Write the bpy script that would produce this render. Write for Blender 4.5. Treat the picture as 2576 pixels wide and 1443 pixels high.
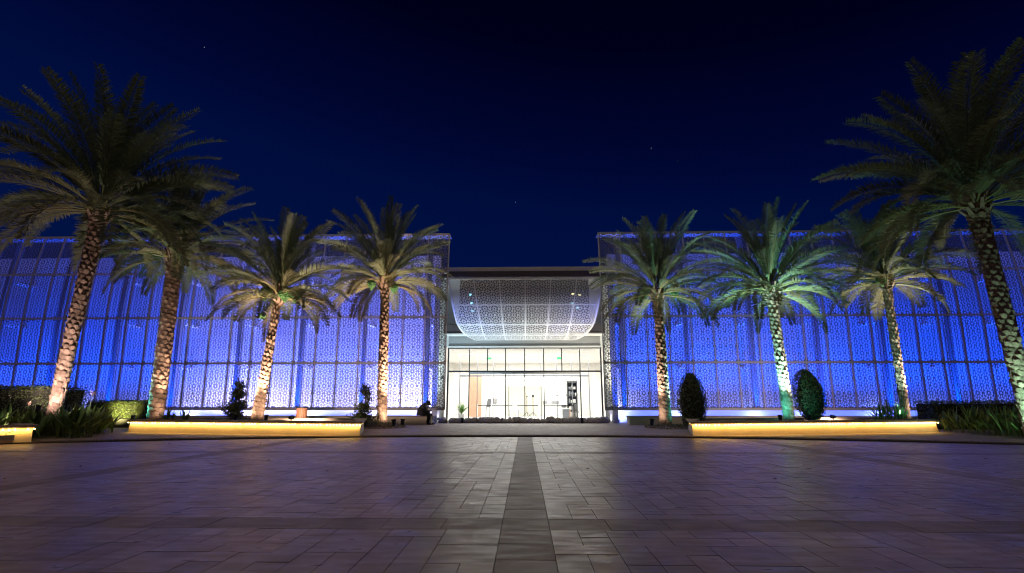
import bpy, bmesh, math, random
from mathutils import Vector, Matrix, noise, geometry
from math import sin, cos, pi, radians, sqrt, atan2, tan

# ------------------------------------------------------------------ camera, sky, exposure
scn = bpy.context.scene
for o in list(bpy.data.objects):
    bpy.data.objects.remove(o)
COL = scn.collection
cam_d = bpy.data.cameras.new('camera'); cam = bpy.data.objects.new('camera', cam_d); COL.objects.link(cam)
cam.location = (0, 0, 1.0)
cam.rotation_euler = (radians(90 + 13.3006), 0, radians(1.4271))
cam_d.sensor_width = 36; cam_d.lens = 36 * 1250 / 2576
cam_d.clip_end = 2000; cam_d.clip_start = 0.05
scn.camera = cam
scn.view_settings.view_transform = 'Standard'
scn.view_settings.look = 'None'
scn.view_settings.exposure = 0.0
scn.view_settings.gamma = 1.0
scn.cycles.use_denoising = True
scn.cycles.filter_width = 1.15
scn.cycles.max_bounces = 7
scn.cycles.diffuse_bounces = 3
scn.cycles.glossy_bounces = 3
scn.cycles.transmission_bounces = 6
scn.cycles.transparent_max_bounces = 12
scn.cycles.caustics_reflective = False
scn.cycles.caustics_refractive = False
scn.cycles.sample_clamp_indirect = 4.0
scn.cycles.use_adaptive_sampling = True
scn.cycles.adaptive_threshold = 0.01

W = bpy.data.worlds.new('World'); scn.world = W; W.use_nodes = True
nt = W.node_tree; nt.nodes.clear()
_o = nt.nodes.new('ShaderNodeOutputWorld'); _b = nt.nodes.new('ShaderNodeBackground')
_tc = nt.nodes.new('ShaderNodeTexCoord'); _sp = nt.nodes.new('ShaderNodeSeparateXYZ')
_rp = nt.nodes.new('ShaderNodeValToRGB')
nt.links.new(_tc.outputs['Generated'], _sp.inputs[0])
# night sky: navy over the roofs, nearly black overhead, a little lighter to the left
_ad = nt.nodes.new('ShaderNodeMath'); _ad.operation = 'MULTIPLY_ADD'
nt.links.new(_sp.outputs[0], _ad.inputs[0]); _ad.inputs[1].default_value = 0.13
nt.links.new(_sp.outputs[2], _ad.inputs[2])
nt.links.new(_ad.outputs[0], _rp.inputs[0])
nt.links.new(_rp.outputs[0], _b.inputs[0]); nt.links.new(_b.outputs[0], _o.inputs[0])
cr = _rp.color_ramp
cr.elements[0].position = 0.0; cr.elements[0].color = (0.0004, 0.0066, 0.056, 1)
cr.elements[1].position = 0.80; cr.elements[1].color = (0.0000, 0.0001, 0.0035, 1)
for p, c in ((0.36, (0.0002, 0.0044, 0.047)), (0.50, (0.0001, 0.0017, 0.026)), (0.64, (0.0, 0.0004, 0.0095))):
    e = cr.elements.new(p); e.color = (*c, 1)
_b.inputs[1].default_value = 1.0

# faint town glow from behind the camera: the one directional lamp of the scene
sun_d = bpy.data.lights.new('town_glow', 'SUN'); sun_d.energy = 0.58; sun_d.angle = radians(70)
sun_d.color = (1.0, 0.82, 0.62)
sun = bpy.data.objects.new('town_glow', sun_d); COL.objects.link(sun)
sun.rotation_euler = (radians(14), 0, radians(-12)); sun.location = (0, -20, 30)

# ------------------------------------------------------------------ materials
MATS = {}
def mat(name, color, rough=0.6, metal=0.0, spec=0.5, noise_amt=0.0, noise_scale=8.0, bump=0.0, bump_scale=40.0,
        emit=None, emit_str=0.0, attr=False, trans=0.0, coords='Object'):
    if name in MATS: return MATS[name]
    m = bpy.data.materials.new(name); m.use_nodes = True
    n = m.node_tree.nodes; l = m.node_tree.links
    b = n['Principled BSDF']
    b.inputs['Roughness'].default_value = rough
    b.inputs['Metallic'].default_value = metal
    b.inputs['Specular IOR Level'].default_value = spec
    src = None
    if attr:
        a = n.new('ShaderNodeAttribute'); a.attribute_name = 'tint'
        mx = n.new('ShaderNodeMix'); mx.data_type = 'RGBA'; mx.blend_type = 'MULTIPLY'
        mx.inputs[0].default_value = 1.0
        mx.inputs[6].default_value = (*color, 1)
        l.new(a.outputs['Color'], mx.inputs[7]); src = mx.outputs[2]
    if noise_amt > 0 or bump > 0:
        tc = n.new('ShaderNodeTexCoord')
    if noise_amt > 0:
        nz = n.new('ShaderNodeTexNoise'); nz.inputs['Scale'].default_value = noise_scale
        nz.inputs['Detail'].default_value = 8; nz.inputs['Roughness'].default_value = 0.62
        l.new(tc.outputs[coords], nz.inputs['Vector'])
        mr = n.new('ShaderNodeMapRange'); mr.inputs[1].default_value = 0.25; mr.inputs[2].default_value = 0.75
        mr.inputs[3].default_value = 1 - noise_amt; mr.inputs[4].default_value = 1 + noise_amt
        l.new(nz.outputs[0], mr.inputs[0])
        mm = n.new('ShaderNodeMix'); mm.data_type = 'RGBA'; mm.blend_type = 'MULTIPLY'
        mm.inputs[0].default_value = 1.0
        if src is None: mm.inputs[6].default_value = (*color, 1)
        else: l.new(src, mm.inputs[6])
        l.new(mr.outputs[0], mm.inputs[7]); src = mm.outputs[2]
    if src is None: b.inputs['Base Color'].default_value = (*color, 1)
    else: l.new(src, b.inputs['Base Color'])
    if bump > 0:
        nb = n.new('ShaderNodeTexNoise'); nb.inputs['Scale'].default_value = bump_scale; nb.inputs['Detail'].default_value = 5
        l.new(tc.outputs[coords], nb.inputs['Vector'])
        bp = n.new('ShaderNodeBump'); bp.inputs['Strength'].default_value = bump; bp.inputs['Distance'].default_value = 0.02
        l.new(nb.outputs[0], bp.inputs['Height']); l.new(bp.outputs[0], b.inputs['Normal'])
    if emit is not None:
        b.inputs['Emission Color'].default_value = (*emit, 1); b.inputs['Emission Strength'].default_value = emit_str
    if trans > 0:
        tr = n.new('ShaderNodeBsdfTranslucent'); ms = n.new('ShaderNodeMixShader'); ms.inputs[0].default_value = trans
        if src is not None: l.new(src, tr.inputs[0])
        else: tr.inputs[0].default_value = (*color, 1)
        out = n['Material Output']
        l.new(b.outputs[0], ms.inputs[1]); l.new(tr.outputs[0], ms.inputs[2]); l.new(ms.outputs[0], out.inputs[0])
    MATS[name] = m
    if emit is not None: m.cycles.emission_sampling = 'NONE'
    return m

def paving_mat(name='polished_stone_paving', spec=0.27, r0=0.26, r1=0.54):
    m = mat(name, (0.262, 0.205, 0.165), rough=0.36, spec=spec, noise_amt=0.26, noise_scale=3.0, attr=True)
    n = m.node_tree.nodes; l = m.node_tree.links; b = n['Principled BSDF']
    tc = n.new('ShaderNodeTexCoord')
    mp = n.new('ShaderNodeMapping'); mp.inputs['Scale'].default_value = (2.2, 9.0, 1.0)
    l.new(tc.outputs['Object'], mp.inputs[0])
    nz = n.new('ShaderNodeTexNoise'); nz.inputs['Scale'].default_value = 1.3; nz.inputs['Detail'].default_value = 7
    l.new(mp.outputs[0], nz.inputs['Vector'])
    mr = n.new('ShaderNodeMapRange'); mr.inputs[1].default_value = 0.3; mr.inputs[2].default_value = 0.7
    mr.inputs[3].default_value = r0; mr.inputs[4].default_value = r1
    l.new(nz.outputs[0], mr.inputs[0]); l.new(mr.outputs[0], b.inputs['Roughness'])
    # worn and stained patches
    ws = n.new('ShaderNodeTexNoise'); ws.inputs['Scale'].default_value = 0.55; ws.inputs['Detail'].default_value = 9; ws.inputs['Roughness'].default_value = 0.68
    l.new(tc.outputs['Object'], ws.inputs['Vector'])
    wr = n.new('ShaderNodeMapRange'); wr.inputs[1].default_value = 0.36; wr.inputs[2].default_value = 0.66; wr.inputs[3].default_value = 0.68; wr.inputs[4].default_value = 1.14
    l.new(ws.outputs[0], wr.inputs[0])
    wm = n.new('ShaderNodeMix'); wm.data_type = 'RGBA'; wm.blend_type = 'MULTIPLY'; wm.inputs[0].default_value = 1.0
    l.new(b.inputs['Base Color'].links[0].from_socket, wm.inputs[6]); l.new(wr.outputs[0], wm.inputs[7]); l.new(wm.outputs[2], b.inputs['Base Color'])
    nb = n.new('ShaderNodeTexNoise'); nb.inputs['Scale'].default_value = 26; nb.inputs['Detail'].default_value = 6
    l.new(mp.outputs[0], nb.inputs['Vector'])
    bp = n.new('ShaderNodeBump'); bp.inputs['Strength'].default_value = 0.14; bp.inputs['Distance'].default_value = 0.01
    l.new(nb.outputs[0], bp.inputs['Height']); l.new(bp.outputs[0], b.inputs['Normal'])
    return m

def apron_mat():
    m = mat('apron_stone', (0.25, 0.20, 0.175), rough=0.62, spec=0.35, noise_amt=0.3, noise_scale=2.5)
    n = m.node_tree.nodes; l = m.node_tree.links; b = n['Principled BSDF']
    tc = n.new('ShaderNodeTexCoord')
    br = n.new('ShaderNodeTexBrick'); br.inputs['Scale'].default_value = 1.0
    br.inputs['Brick Width'].default_value = 0.62; br.inputs['Row Height'].default_value = 0.41
    br.inputs['Mortar Size'].default_value = 0.008
    br.inputs['Color1'].default_value = (1.08, 1.06, 1.04, 1); br.inputs['Color2'].default_value = (0.74, 0.74, 0.76, 1)
    br.inputs['Mortar'].default_value = (0.25, 0.24, 0.24, 1)
    l.new(tc.outputs['Object'], br.inputs['Vector'])
    mm = n.new('ShaderNodeMix'); mm.data_type = 'RGBA'; mm.blend_type = 'MULTIPLY'; mm.inputs[0].default_value = 1.0
    old = b.inputs['Base Color'].links[0].from_socket
    l.new(old, mm.inputs[6]); l.new(br.outputs[0], mm.inputs[7]); l.new(mm.outputs[2], b.inputs['Base Color'])
    nb = n.new('ShaderNodeTexNoise'); nb.inputs['Scale'].default_value = 14; nb.inputs['Detail'].default_value = 6
    l.new(tc.outputs['Object'], nb.inputs['Vector'])
    bp = n.new('ShaderNodeBump'); bp.inputs['Strength'].default_value = 0.25; bp.inputs['Distance'].default_value = 0.02
    l.new(nb.outputs[0], bp.inputs['Height']); l.new(bp.outputs[0], b.inputs['Normal'])
    return m

def glass_mat():
    m = bpy.data.materials.new('clear_glass'); m.use_nodes = True
    n = m.node_tree.nodes; l = m.node_tree.links; n.remove(n['Principled BSDF'])
    t = n.new('ShaderNodeBsdfTransparent'); t.inputs[0].default_value = (0.97, 0.98, 0.975, 1)
    g = n.new('ShaderNodeBsdfGlossy'); g.inputs['Roughness'].default_value = 0.02
    f = n.new('ShaderNodeFresnel'); f.inputs[0].default_value = 1.45
    ms = n.new('ShaderNodeMixShader'); l.new(f.outputs[0], ms.inputs[0]); l.new(t.outputs[0], ms.inputs[1]); l.new(g.outputs[0], ms.inputs[2])
    l.new(ms.outputs[0], n['Material Output'].inputs[0])
    return m

M_PAVE = paving_mat()
M_PAVE2 = paving_mat('dark_granite_paving', 0.20, 0.40, 0.64)
M_APRON = apron_mat()
M_GLASS = glass_mat()
M_LATT = mat('perforated_metal', (0.135, 0.125, 0.14), rough=0.5, spec=0.4)
M_FRAME = mat('screen_frame_metal', (0.46, 0.42, 0.46), rough=0.5, spec=0.4)
M_RIB = mat('painted_steel_rib', (0.36, 0.37, 0.39), rough=0.5)
M_IWALL = mat('white_render', (0.80, 0.80, 0.80), rough=0.8, noise_amt=0.05, noise_scale=0.6)
M_CANOPY = mat('white_perforated_metal', (0.78, 0.78, 0.80), rough=0.45, spec=0.4)
M_PORTAL = mat('pale_portal_render', (0.74, 0.77, 0.77), rough=0.75, noise_amt=0.05, noise_scale=1.2)
M_BROWN = mat('brown_cladding', (0.075, 0.055, 0.058), rough=0.6, noise_amt=0.12, noise_scale=3)
M_ROOF = mat('roof_edge_render', (0.72, 0.68, 0.66), rough=0.8, noise_amt=0.12, noise_scale=2)
M_DARKMET = mat('dark_bronze_metal', (0.045, 0.048, 0.05), rough=0.4, metal=0.3)
M_BLACK = mat('black_plastic', (0.012, 0.012, 0.013), rough=0.45)
M_CONC = mat('cream_concrete', (0.56, 0.49, 0.40), rough=0.75, noise_amt=0.14, noise_scale=2.2, bump=0.12, bump_scale=30)
M_CAP = mat('worn_stone_cap', (0.30, 0.235, 0.19), rough=0.8, noise_amt=0.3, noise_scale=5)
M_SOIL = mat('dry_soil', (0.13, 0.085, 0.06), rough=0.95, noise_amt=0.45, noise_scale=12, bump=0.8, bump_scale=25)
M_TRUNK = mat('palm_bark', (0.27, 0.19, 0.145), rough=0.9, spec=0.15, noise_amt=0.35, noise_scale=9, bump=0.7, bump_scale=30, attr=True)
M_FROND = mat('palm_leaf', (0.190, 0.192, 0.125), rough=0.5, spec=0.35, attr=True, trans=0.3)
M_DATES = mat('green_dates', (0.085, 0.22, 0.07), rough=0.6, noise_amt=0.4, noise_scale=22)
M_LEAF = mat('hedge_leaf', (0.085, 0.115, 0.04), rough=0.5, spec=0.35, attr=True, trans=0.2)
M_DLEAF = mat('dark_leaf', (0.08, 0.105, 0.052), rough=0.38, spec=0.5, attr=True, trans=0.15)
M_CANNA = mat('broad_green_leaf', (0.13, 0.21, 0.07), rough=0.42, spec=0.4, attr=True, trans=0.25)
M_STEM = mat('brown_stem', (0.09, 0.06, 0.04), rough=0.9)
M_FLOWER = mat('pale_pink_petal', (0.75, 0.45, 0.40), rough=0.6, trans=0.2)
M_STONE = mat('pebble_stone', (0.17, 0.13, 0.11), rough=0.85, noise_amt=0.4, noise_scale=6)
M_WOOD = mat('slatted_wood', (0.33, 0.15, 0.085), rough=0.6, noise_amt=0.3, noise_scale=14)
M_BAG = mat('grey_woven_sack', (0.46, 0.43, 0.42), rough=0.9, noise_amt=0.25, noise_scale=9, bump=0.5, bump_scale=25)
M_CLOTH = mat('dark_navy_cloth', (0.035, 0.037, 0.048), rough=0.85, bump=0.3, bump_scale=18)
M_CLOTH2 = mat('black_trouser_cloth', (0.012, 0.012, 0.014), rough=0.85)
M_SKIN = mat('skin', (0.14, 0.075, 0.05), rough=0.55)
M_HAIR = mat('black_hair', (0.008, 0.007, 0.007), rough=0.6)
M_SHIRT = mat('white_shirt', (0.55, 0.56, 0.60), rough=0.8)
M_WHITE = mat('white_paint', (0.82, 0.81, 0.79), rough=0.6)
M_CREAM = mat('cream_wall', (0.83, 0.81, 0.76), rough=0.8)
M_FLOORT = mat('pale_floor_tile', (0.66, 0.64, 0.60), rough=0.25)
M_PEACH = mat('peach_wood_panel', (0.62, 0.36, 0.24), rough=0.6, noise_amt=0.08, noise_scale=4)
M_GREY = mat('grey_board', (0.30, 0.31, 0.33), rough=0.6)
M_SHELF = mat('grey_shelf_board', (0.12, 0.12, 0.125), rough=0.6)
M_PAPER = mat('pale_paper', (0.78, 0.76, 0.74), rough=0.8)
M_STEEL = mat('brushed_steel', (0.55, 0.56, 0.57), rough=0.35, metal=0.8)
M_PLANT = mat('indoor_plant_leaf', (0.16, 0.34, 0.06), rough=0.5, trans=0.3)
M_EXIT = mat('green_exit_lamp', (0.02, 0.3, 0.1), emit=(0.10, 0.85, 0.32), emit_str=1.1)
M_BULB = mat('warm_bulb', (1.0, 0.7, 0.2), emit=(1.0, 0.75, 0.33), emit_str=24)
M_ROPE = mat('warm_light_rope', (1.0, 0.7, 0.2), emit=(1.0, 0.55, 0.08), emit_str=1.5)

# ------------------------------------------------------------------ builders
class MB:
    def __init__(s): s.v = []; s.f = []; s.t = []; s.mi = []
    def poly(s, pts, tint=(1, 1, 1), mi=0):
        i = len(s.v); s.v.extend([tuple(p) for p in pts]); s.f.append(tuple(range(i, i + len(pts)))); s.t.append(tint); s.mi.append(mi)
    def mesh(s, verts, faces, tint=(1, 1, 1), mi=0):
        i = len(s.v); s.v.extend([tuple(p) for p in verts])
        for f in faces: s.f.append(tuple(i + k for k in f)); s.t.append(tint); s.mi.append(mi)
    def box(s, x0, x1, y0, y1, z0, z1, tint=(1, 1, 1), mi=0):
        v = [(x0, y0, z0), (x1, y0, z0), (x1, y1, z0), (x0, y1, z0), (x0, y0, z1), (x1, y0, z1), (x1, y1, z1), (x0, y1, z1)]
        s.mesh(v, [(0, 3, 2, 1), (4, 5, 6, 7), (0, 1, 5, 4), (1, 2, 6, 5), (2, 3, 7, 6), (3, 0, 4, 7)], tint, mi)
    def bbox(s, x0, x1, y0, y1, z0, z1, b=0.01, tint=(1, 1, 1)):
        # box with its edges taken off
        bm = bmesh.new(); bmesh.ops.create_cube(bm, size=1)
        for v in bm.verts:
            v.co = Vector((x0 if v.co.x < 0 else x1, y0 if v.co.y < 0 else y1, z0 if v.co.z < 0 else z1))
        bmesh.ops.bevel(bm, geom=bm.edges[:], offset=b, segments=2, profile=0.6, affect='EDGES')
        bm.verts.index_update()
        s.mesh([v.co[:] for v in bm.verts], [tuple(v.index for v in f.verts) for f in bm.faces], tint); bm.free()
    def tube(s, path, radii, n=8, tint=(1, 1, 1), cap=True):
        path = [Vector(p) for p in path]
        if not isinstance(radii, (list, tuple)): radii = [radii] * len(path)
        vs = []; fs = []; up = None
        for k, p in enumerate(path):
            d = (path[min(k + 1, len(path) - 1)] - path[max(k - 1, 0)]).normalized()
            a = Vector((0, 0, 1)) if abs(d.z) < 0.9 else Vector((1, 0, 0))
            if up is None: up = d.cross(a).normalized()
            u = (up - d * up.dot(d)).normalized(); w = d.cross(u); up = u
            for q in range(n):
                t = 2 * pi * q / n
                vs.append(p + (u * cos(t) + w * sin(t)) * radii[k])
        for k in range(len(path) - 1):
            for q in range(n):
                fs.append((k * n + q, k * n + (q + 1) % n, (k + 1) * n + (q + 1) % n, (k + 1) * n + q))
        if cap:
            fs.append(tuple(range(n - 1, -1, -1))); fs.append(tuple((len(path) - 1) * n + q for q in range(n)))
        s.mesh(vs, fs, tint)
    def bar(s, p, q, w, h):
        p = Vector(p); q = Vector(q); d = (q - p).normalized()
        a = Vector((0, 0, 1)) if abs(d.z) < 0.95 else Vector((0, 1, 0))
        u = d.cross(a).normalized(); v = u.cross(d)
        vs = [e + u * w / 2 * i + v * h / 2 * j for e in (p, q) for i, j in ((-1, -1), (1, -1), (1, 1), (-1, 1))]
        s.mesh(vs, [(0, 1, 2, 3), (7, 6, 5, 4), (0, 4, 5, 1), (1, 5, 6, 2), (2, 6, 7, 3), (3, 7, 4, 0)])
    def lathe(s, prof, n=16, c=(0, 0, 0), tint=(1, 1, 1)):
        vs = []; fs = []
        for r, z in prof:
            for q in range(n):
                t = 2 * pi * q / n; vs.append((c[0] + r * cos(t), c[1] + r * sin(t), c[2] + z))
        for k in range(len(prof) - 1):
            for q in range(n):
                fs.append((k * n + q, k * n + (q + 1) % n, (k + 1) * n + (q + 1) % n, (k + 1) * n + q))
        fs.append(tuple(range(n - 1, -1, -1))); fs.append(tuple((len(prof) - 1) * n + q for q in range(n)))
        s.mesh(vs, fs, tint)
    def data(s, name, m, smooth=False, off=None):
        me = bpy.data.meshes.new(name)
        vs = s.v if off is None else [(x - off[0], y - off[1], z - off[2]) for x, y, z in s.v]
        me.from_pydata(vs, [], s.f)
        for mm in (m if isinstance(m, (list, tuple)) else [m]): me.materials.append(mm)
        if any(s.mi): me.polygons.foreach_set('material_index', s.mi)
        if smooth: me.polygons.foreach_set('use_smooth', [True] * len(s.f))
        if any(t != (1, 1, 1) for t in s.t):
            ca = me.color_attributes.new('tint', 'FLOAT_COLOR', 'CORNER')
            buf = []
            for f, t in zip(s.f, s.t): buf.extend([t[0], t[1], t[2], 1.0] * len(f))
            ca.data.foreach_set('color', buf)
        else:
            ca = me.color_attributes.new('tint', 'FLOAT_COLOR', 'CORNER')
            ca.data.foreach_set('color', [1.0] * (4 * sum(len(f) for f in s.f)))
        me.update()
        return me
    def build(s, name, m, parent=None, smooth=False, local=False):
        off = None
        if parent is not None and not local:
            off = Vector((0, 0, 0)); p = parent
            while p is not None: off += p.location; p = p.parent
        o = bpy.data.objects.new(name, s.data(name, m, smooth, off)); COL.objects.link(o)
        if parent is not None: o.parent = parent
        return o

def tag(o, label=None, cat=None, group=None, kind=None):
    if label: o['label'] = label
    if cat: o['category'] = cat
    if group: o['group'] = group
    if kind: o['kind'] = kind
    return o
def thing(name, label, cat, loc=(0, 0, 0), rz=0, group=None):
    o = bpy.data.objects.new(name, None); COL.objects.link(o); o.location = loc; o.rotation_euler = (0, 0, rz)
    o.empty_display_size = 0.2
    return tag(o, label, cat, group)
def link_mesh(name, me, parent=None, loc=(0, 0, 0), rot=(0, 0, 0)):
    o = bpy.data.objects.new(name, me); COL.objects.link(o); o.location = loc; o.rotation_euler = rot
    if parent is not None: o.parent = parent
    return o
def copy_tree(src, loc=None, rz=None, label=None, group=None, scale=None):
    kids = [c for c in bpy.data.objects if c.parent == src]
    c = src.copy(); COL.objects.link(c)
    if loc is not None: c.location = loc
    if rz is not None: c.rotation_euler = (0, 0, rz)
    if scale is not None: c.scale = (scale, scale, scale) if not isinstance(scale, tuple) else scale
    if label: c['label'] = label
    if group: c['group'] = group
    for k in kids:
        kk = copy_tree(k); kk.parent = c
    return c
def area_light(name, loc, target, sx, sy, power, color, parent=None):
    d = bpy.data.lights.new(name, 'AREA'); d.shape = 'RECTANGLE'; d.size = sx; d.size_y = sy; d.energy = power; d.color = color
    o = bpy.data.objects.new(name, d); COL.objects.link(o); o.location = loc
    o.rotation_euler = (Vector(target) - Vector(loc)).to_track_quat('-Z', 'Y').to_euler()
    return o
def spot_light(name, loc, target, power, color, angle=60, blend=0.6, rad=0.05):
    d = bpy.data.lights.new(name, 'SPOT'); d.energy = power; d.color = color; d.spot_size = radians(angle); d.spot_blend = blend
    d.shadow_soft_size = rad
    o = bpy.data.objects.new(name, d); COL.objects.link(o); o.location = loc
    o.rotation_euler = (Vector(target) - Vector(loc)).to_track_quat('-Z', 'Y').to_euler()
    return o

# ------------------------------------------------------------------ ground
PC = Vector((0.0, -12.05)); PR = 28.2        # round plaza: centre and radius
g = MB(); g.poly([(-600, -600, -0.03), (600, -600, -0.03), (600, 600, -0.03), (-600, 600, -0.03)])
tag(g.build('ground', mat('dark_joint_sand', (0.06, 0.052, 0.05), rough=0.95)), kind='structure')

def make_plaza():
    rnd = random.Random(5); mb = MB()
    gap = 0.0013
    def slab(x0, x1, y0, y1, dark):
        cx, cy = (x0 + x1) / 2, (y0 + y1) / 2
        pts = [(x0 + gap, y0 + gap), (x1 - gap, y0 + gap), (x1 - gap, y1 - gap), (x0 + gap, y1 - gap)]
        d = Vector((cx, cy)) - PC
        if d.length > PR - 1.2:
            nrm = d.normalized(); out = []
            n = len(pts)
            for i in range(n):
                a = Vector(pts[i]); b = Vector(pts[(i + 1) % n])
                da = (a - PC).dot(nrm) - PR; db = (b - PC).dot(nrm) - PR
                if da <= 0: out.append(tuple(a))
                if (da < 0) != (db < 0): out.append(tuple(a + (b - a) * (da / (da - db))))
            if len(out) < 3: return
            pts = out
        v = rnd.uniform(0.88, 1.10); w = rnd.uniform(-0.05, 0.05)
        tint = (v * (1 + w), v, v * (1 - w * 0.6))
        if dark: tint = tuple(t * 0.88 for t in (v * 0.95, v * 1.0, v * 1.04))
        tx, ty, tz = rnd.gauss(0, 0.0022), rnd.gauss(0, 0.0022), rnd.gauss(0, 0.0006)
        ins = 0.0014
        def P(p, q):
            x = p[0] + (cx - p[0]) * q / max(0.1, abs(cx - p[0])); y = p[1] + (cy - p[1]) * q / max(0.1, abs(cy - p[1]))
            return (x, y, (x - cx) * tx + (y - cy) * ty + tz)
        top = [P(p, ins) for p in pts]; low = [(p[0], p[1], -0.016) for p in pts]
        n = len(pts)
        mb.mesh(top + low, [tuple(range(n))] + [(n + i, n + (i + 1) % n, (i + 1) % n, i) for i in range(n)], tint, 1 if dark else 0)
    N = 27; U = 6.0 / N; S = 6.4; HB = 0.2
    # dark bands: X = 6.4 i, Y = 4.6 + 6.4 j
    for i in range(-5, 6):
        xb = 6.4 * i
        for j in range(-2, 3):
            yb = 4.6 + 6.4 * j
            # field between this band and the next
            fx, fy = xb + HB, yb + HB
            if (Vector((fx + 3, fy + 3)) - PC).length < PR + 5 and fy + 6 > -3:
                occ = [[False] * N for _ in range(N)]
                for b in range(N):
                    for a in range(N):
                        if occ[b][a]: continue
                        for _ in range(8):
                            w, h = rnd.choice(((1, 2), (2, 1), (1, 2), (1, 2), (2, 2), (1, 1), (2, 1), (1, 3), (2, 1), (1, 1), (2, 2), (2, 1)))
                            if a + w <= N and b + h <= N and not any(occ[b + q][a + p] for q in range(h) for p in range(w)): break
                        else: w = h = 1
                        for q in range(h):
                            for p in range(w): occ[b + q][a + p] = True
                        slab(fx + a * U, fx + (a + w) * U, fy + b * U, fy + (b + h) * U, False)
            if yb + 6.4 > -3:
                y = yb + HB
                while y < yb + S - HB - 0.01:
                    slab(xb - HB, xb + HB, y, y + 0.4, True); y += 0.4
                slab(xb - HB, xb + HB, yb - HB, yb + HB, True)
                x = xb + HB
                while x < xb + S - HB - 0.01:
                    slab(x, x + 0.5, yb - HB, yb + HB, True); x += 0.5
    return mb
tag(make_plaza().build('plaza_paving', [M_PAVE, M_PAVE2]), kind='structure')

def ring(r0, r1, z0, z1, n=360):
    mb = MB(); vs = []; fs = []
    for i in range(n):
        t = 2 * pi * i / n
        for r, z in ((r0, z0), (r1, z1)): vs.append((PC.x + r * cos(t), PC.y + r * sin(t), z))
    for i in range(n):
        j = (i + 1) % n; fs.append((2 * i, 2 * j, 2 * j + 1, 2 * i + 1))
    mb.mesh(vs, [f[::-1] for f in fs]); return mb
curb = MB()
for (ra, za), (rb, zb) in (((PR, -0.02), (PR, 0.035)), ((PR, 0.035), (PR + 0.06, 0.04)), ((PR + 0.06, 0.04), (PR + 0.07, 0.015)), ((PR + 0.07, 0.015), (PR + 0.62, 0.02))):
    q = ring(ra, rb, za, zb, 480); curb.mesh(q.v, q.f)
tag(curb.build('gravel_strip', mat('dark_gravel_bed', (0.055, 0.042, 0.035), rough=0.95, noise_amt=0.5, noise_scale=20, bump=1.0, bump_scale=40)), kind='structure')
tag(ring(PR + 0.62, 260, 0.03, 0.03, 480).build('apron_paving', M_APRON), kind='structure')
def make_pebbles():
    rnd = random.Random(9); mb = MB()
    for k in range(3400):
        t = radians(90 + rnd.uniform(-36, 36)); r = PR + 0.08 + rnd.random() ** 0.8 * 0.60
        c = Vector((PC.x + r * cos(t), PC.y + r * sin(t), 0.018)); s = rnd.uniform(0.014, 0.034)
        vs = []
        for dx, dy, dz in ((1, 0, 0), (0, 1, 0), (-1, 0, 0), (0, -1, 0), (0, 0, 0.75), (0, 0, -0.4)):
            vs.append(c + Vector((dx * rnd.uniform(0.7, 1.3), dy * rnd.uniform(0.7, 1.3), dz)) * s)
        v = rnd.uniform(0.5, 1.5)
        mb.mesh(vs, [(0, 1, 4), (1, 2, 4), (2, 3, 4), (3, 0, 4), (1, 0, 5), (2, 1, 5), (3, 2, 5), (0, 3, 5)], (v, v, v))
    return mb
tag(make_pebbles().build('pebbles', mat('pebbles', (0.15, 0.11, 0.09), rough=0.85, attr=True)), 'brown pebbles along the curved plaza edge', 'pebbles', kind='stuff')

# ------------------------------------------------------------------ perforated lattice pattern (ten-fold rosettes)
def clip_rect(pts, x0, x1, y0, y1):
    for ax, lim, sg in ((0, x0, 1), (0, x1, -1), (1, y0, 1), (1, y1, -1)):
        out = []; n = len(pts)
        for i in range(n):
            a = pts[i]; b = pts[(i + 1) % n]
            da = (a[ax] - lim) * sg; db = (b[ax] - lim) * sg
            if da >= 0: out.append(a)
            if (da < 0) != (db < 0) and abs(da - db) > 1e-12:
                t = da / (da - db); out.append((a[0] + (b[0] - a[0]) * t, a[1] + (b[1] - a[1]) * t))
        pts = out
        if len(pts) < 3: return []
    return pts
def area2(p): return abs(sum(p[i][0] * p[(i + 1) % len(p)][1] - p[(i + 1) % len(p)][0] * p[i][1] for i in range(len(p)))) / 2
PETAL = [(0.098, 0), (0.140, 0.029), (0.172, 0.044), (0.200, 0.043), (0.217, 0.026), (0.217, -0.026), (0.200, -0.043), (0.172, -0.044), (0.140, -0.029)]
KITE = [(0.068, 0), (0.100, 0.013), (0.142, 0), (0.100, -0.013)]
LOBE = [(0, 0.036), (0.035, 0.080), (0.045, 0.116), (0.020, 0.131), (-0.020, 0.131), (-0.045, 0.116), (-0.033, 0.080)]
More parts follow.
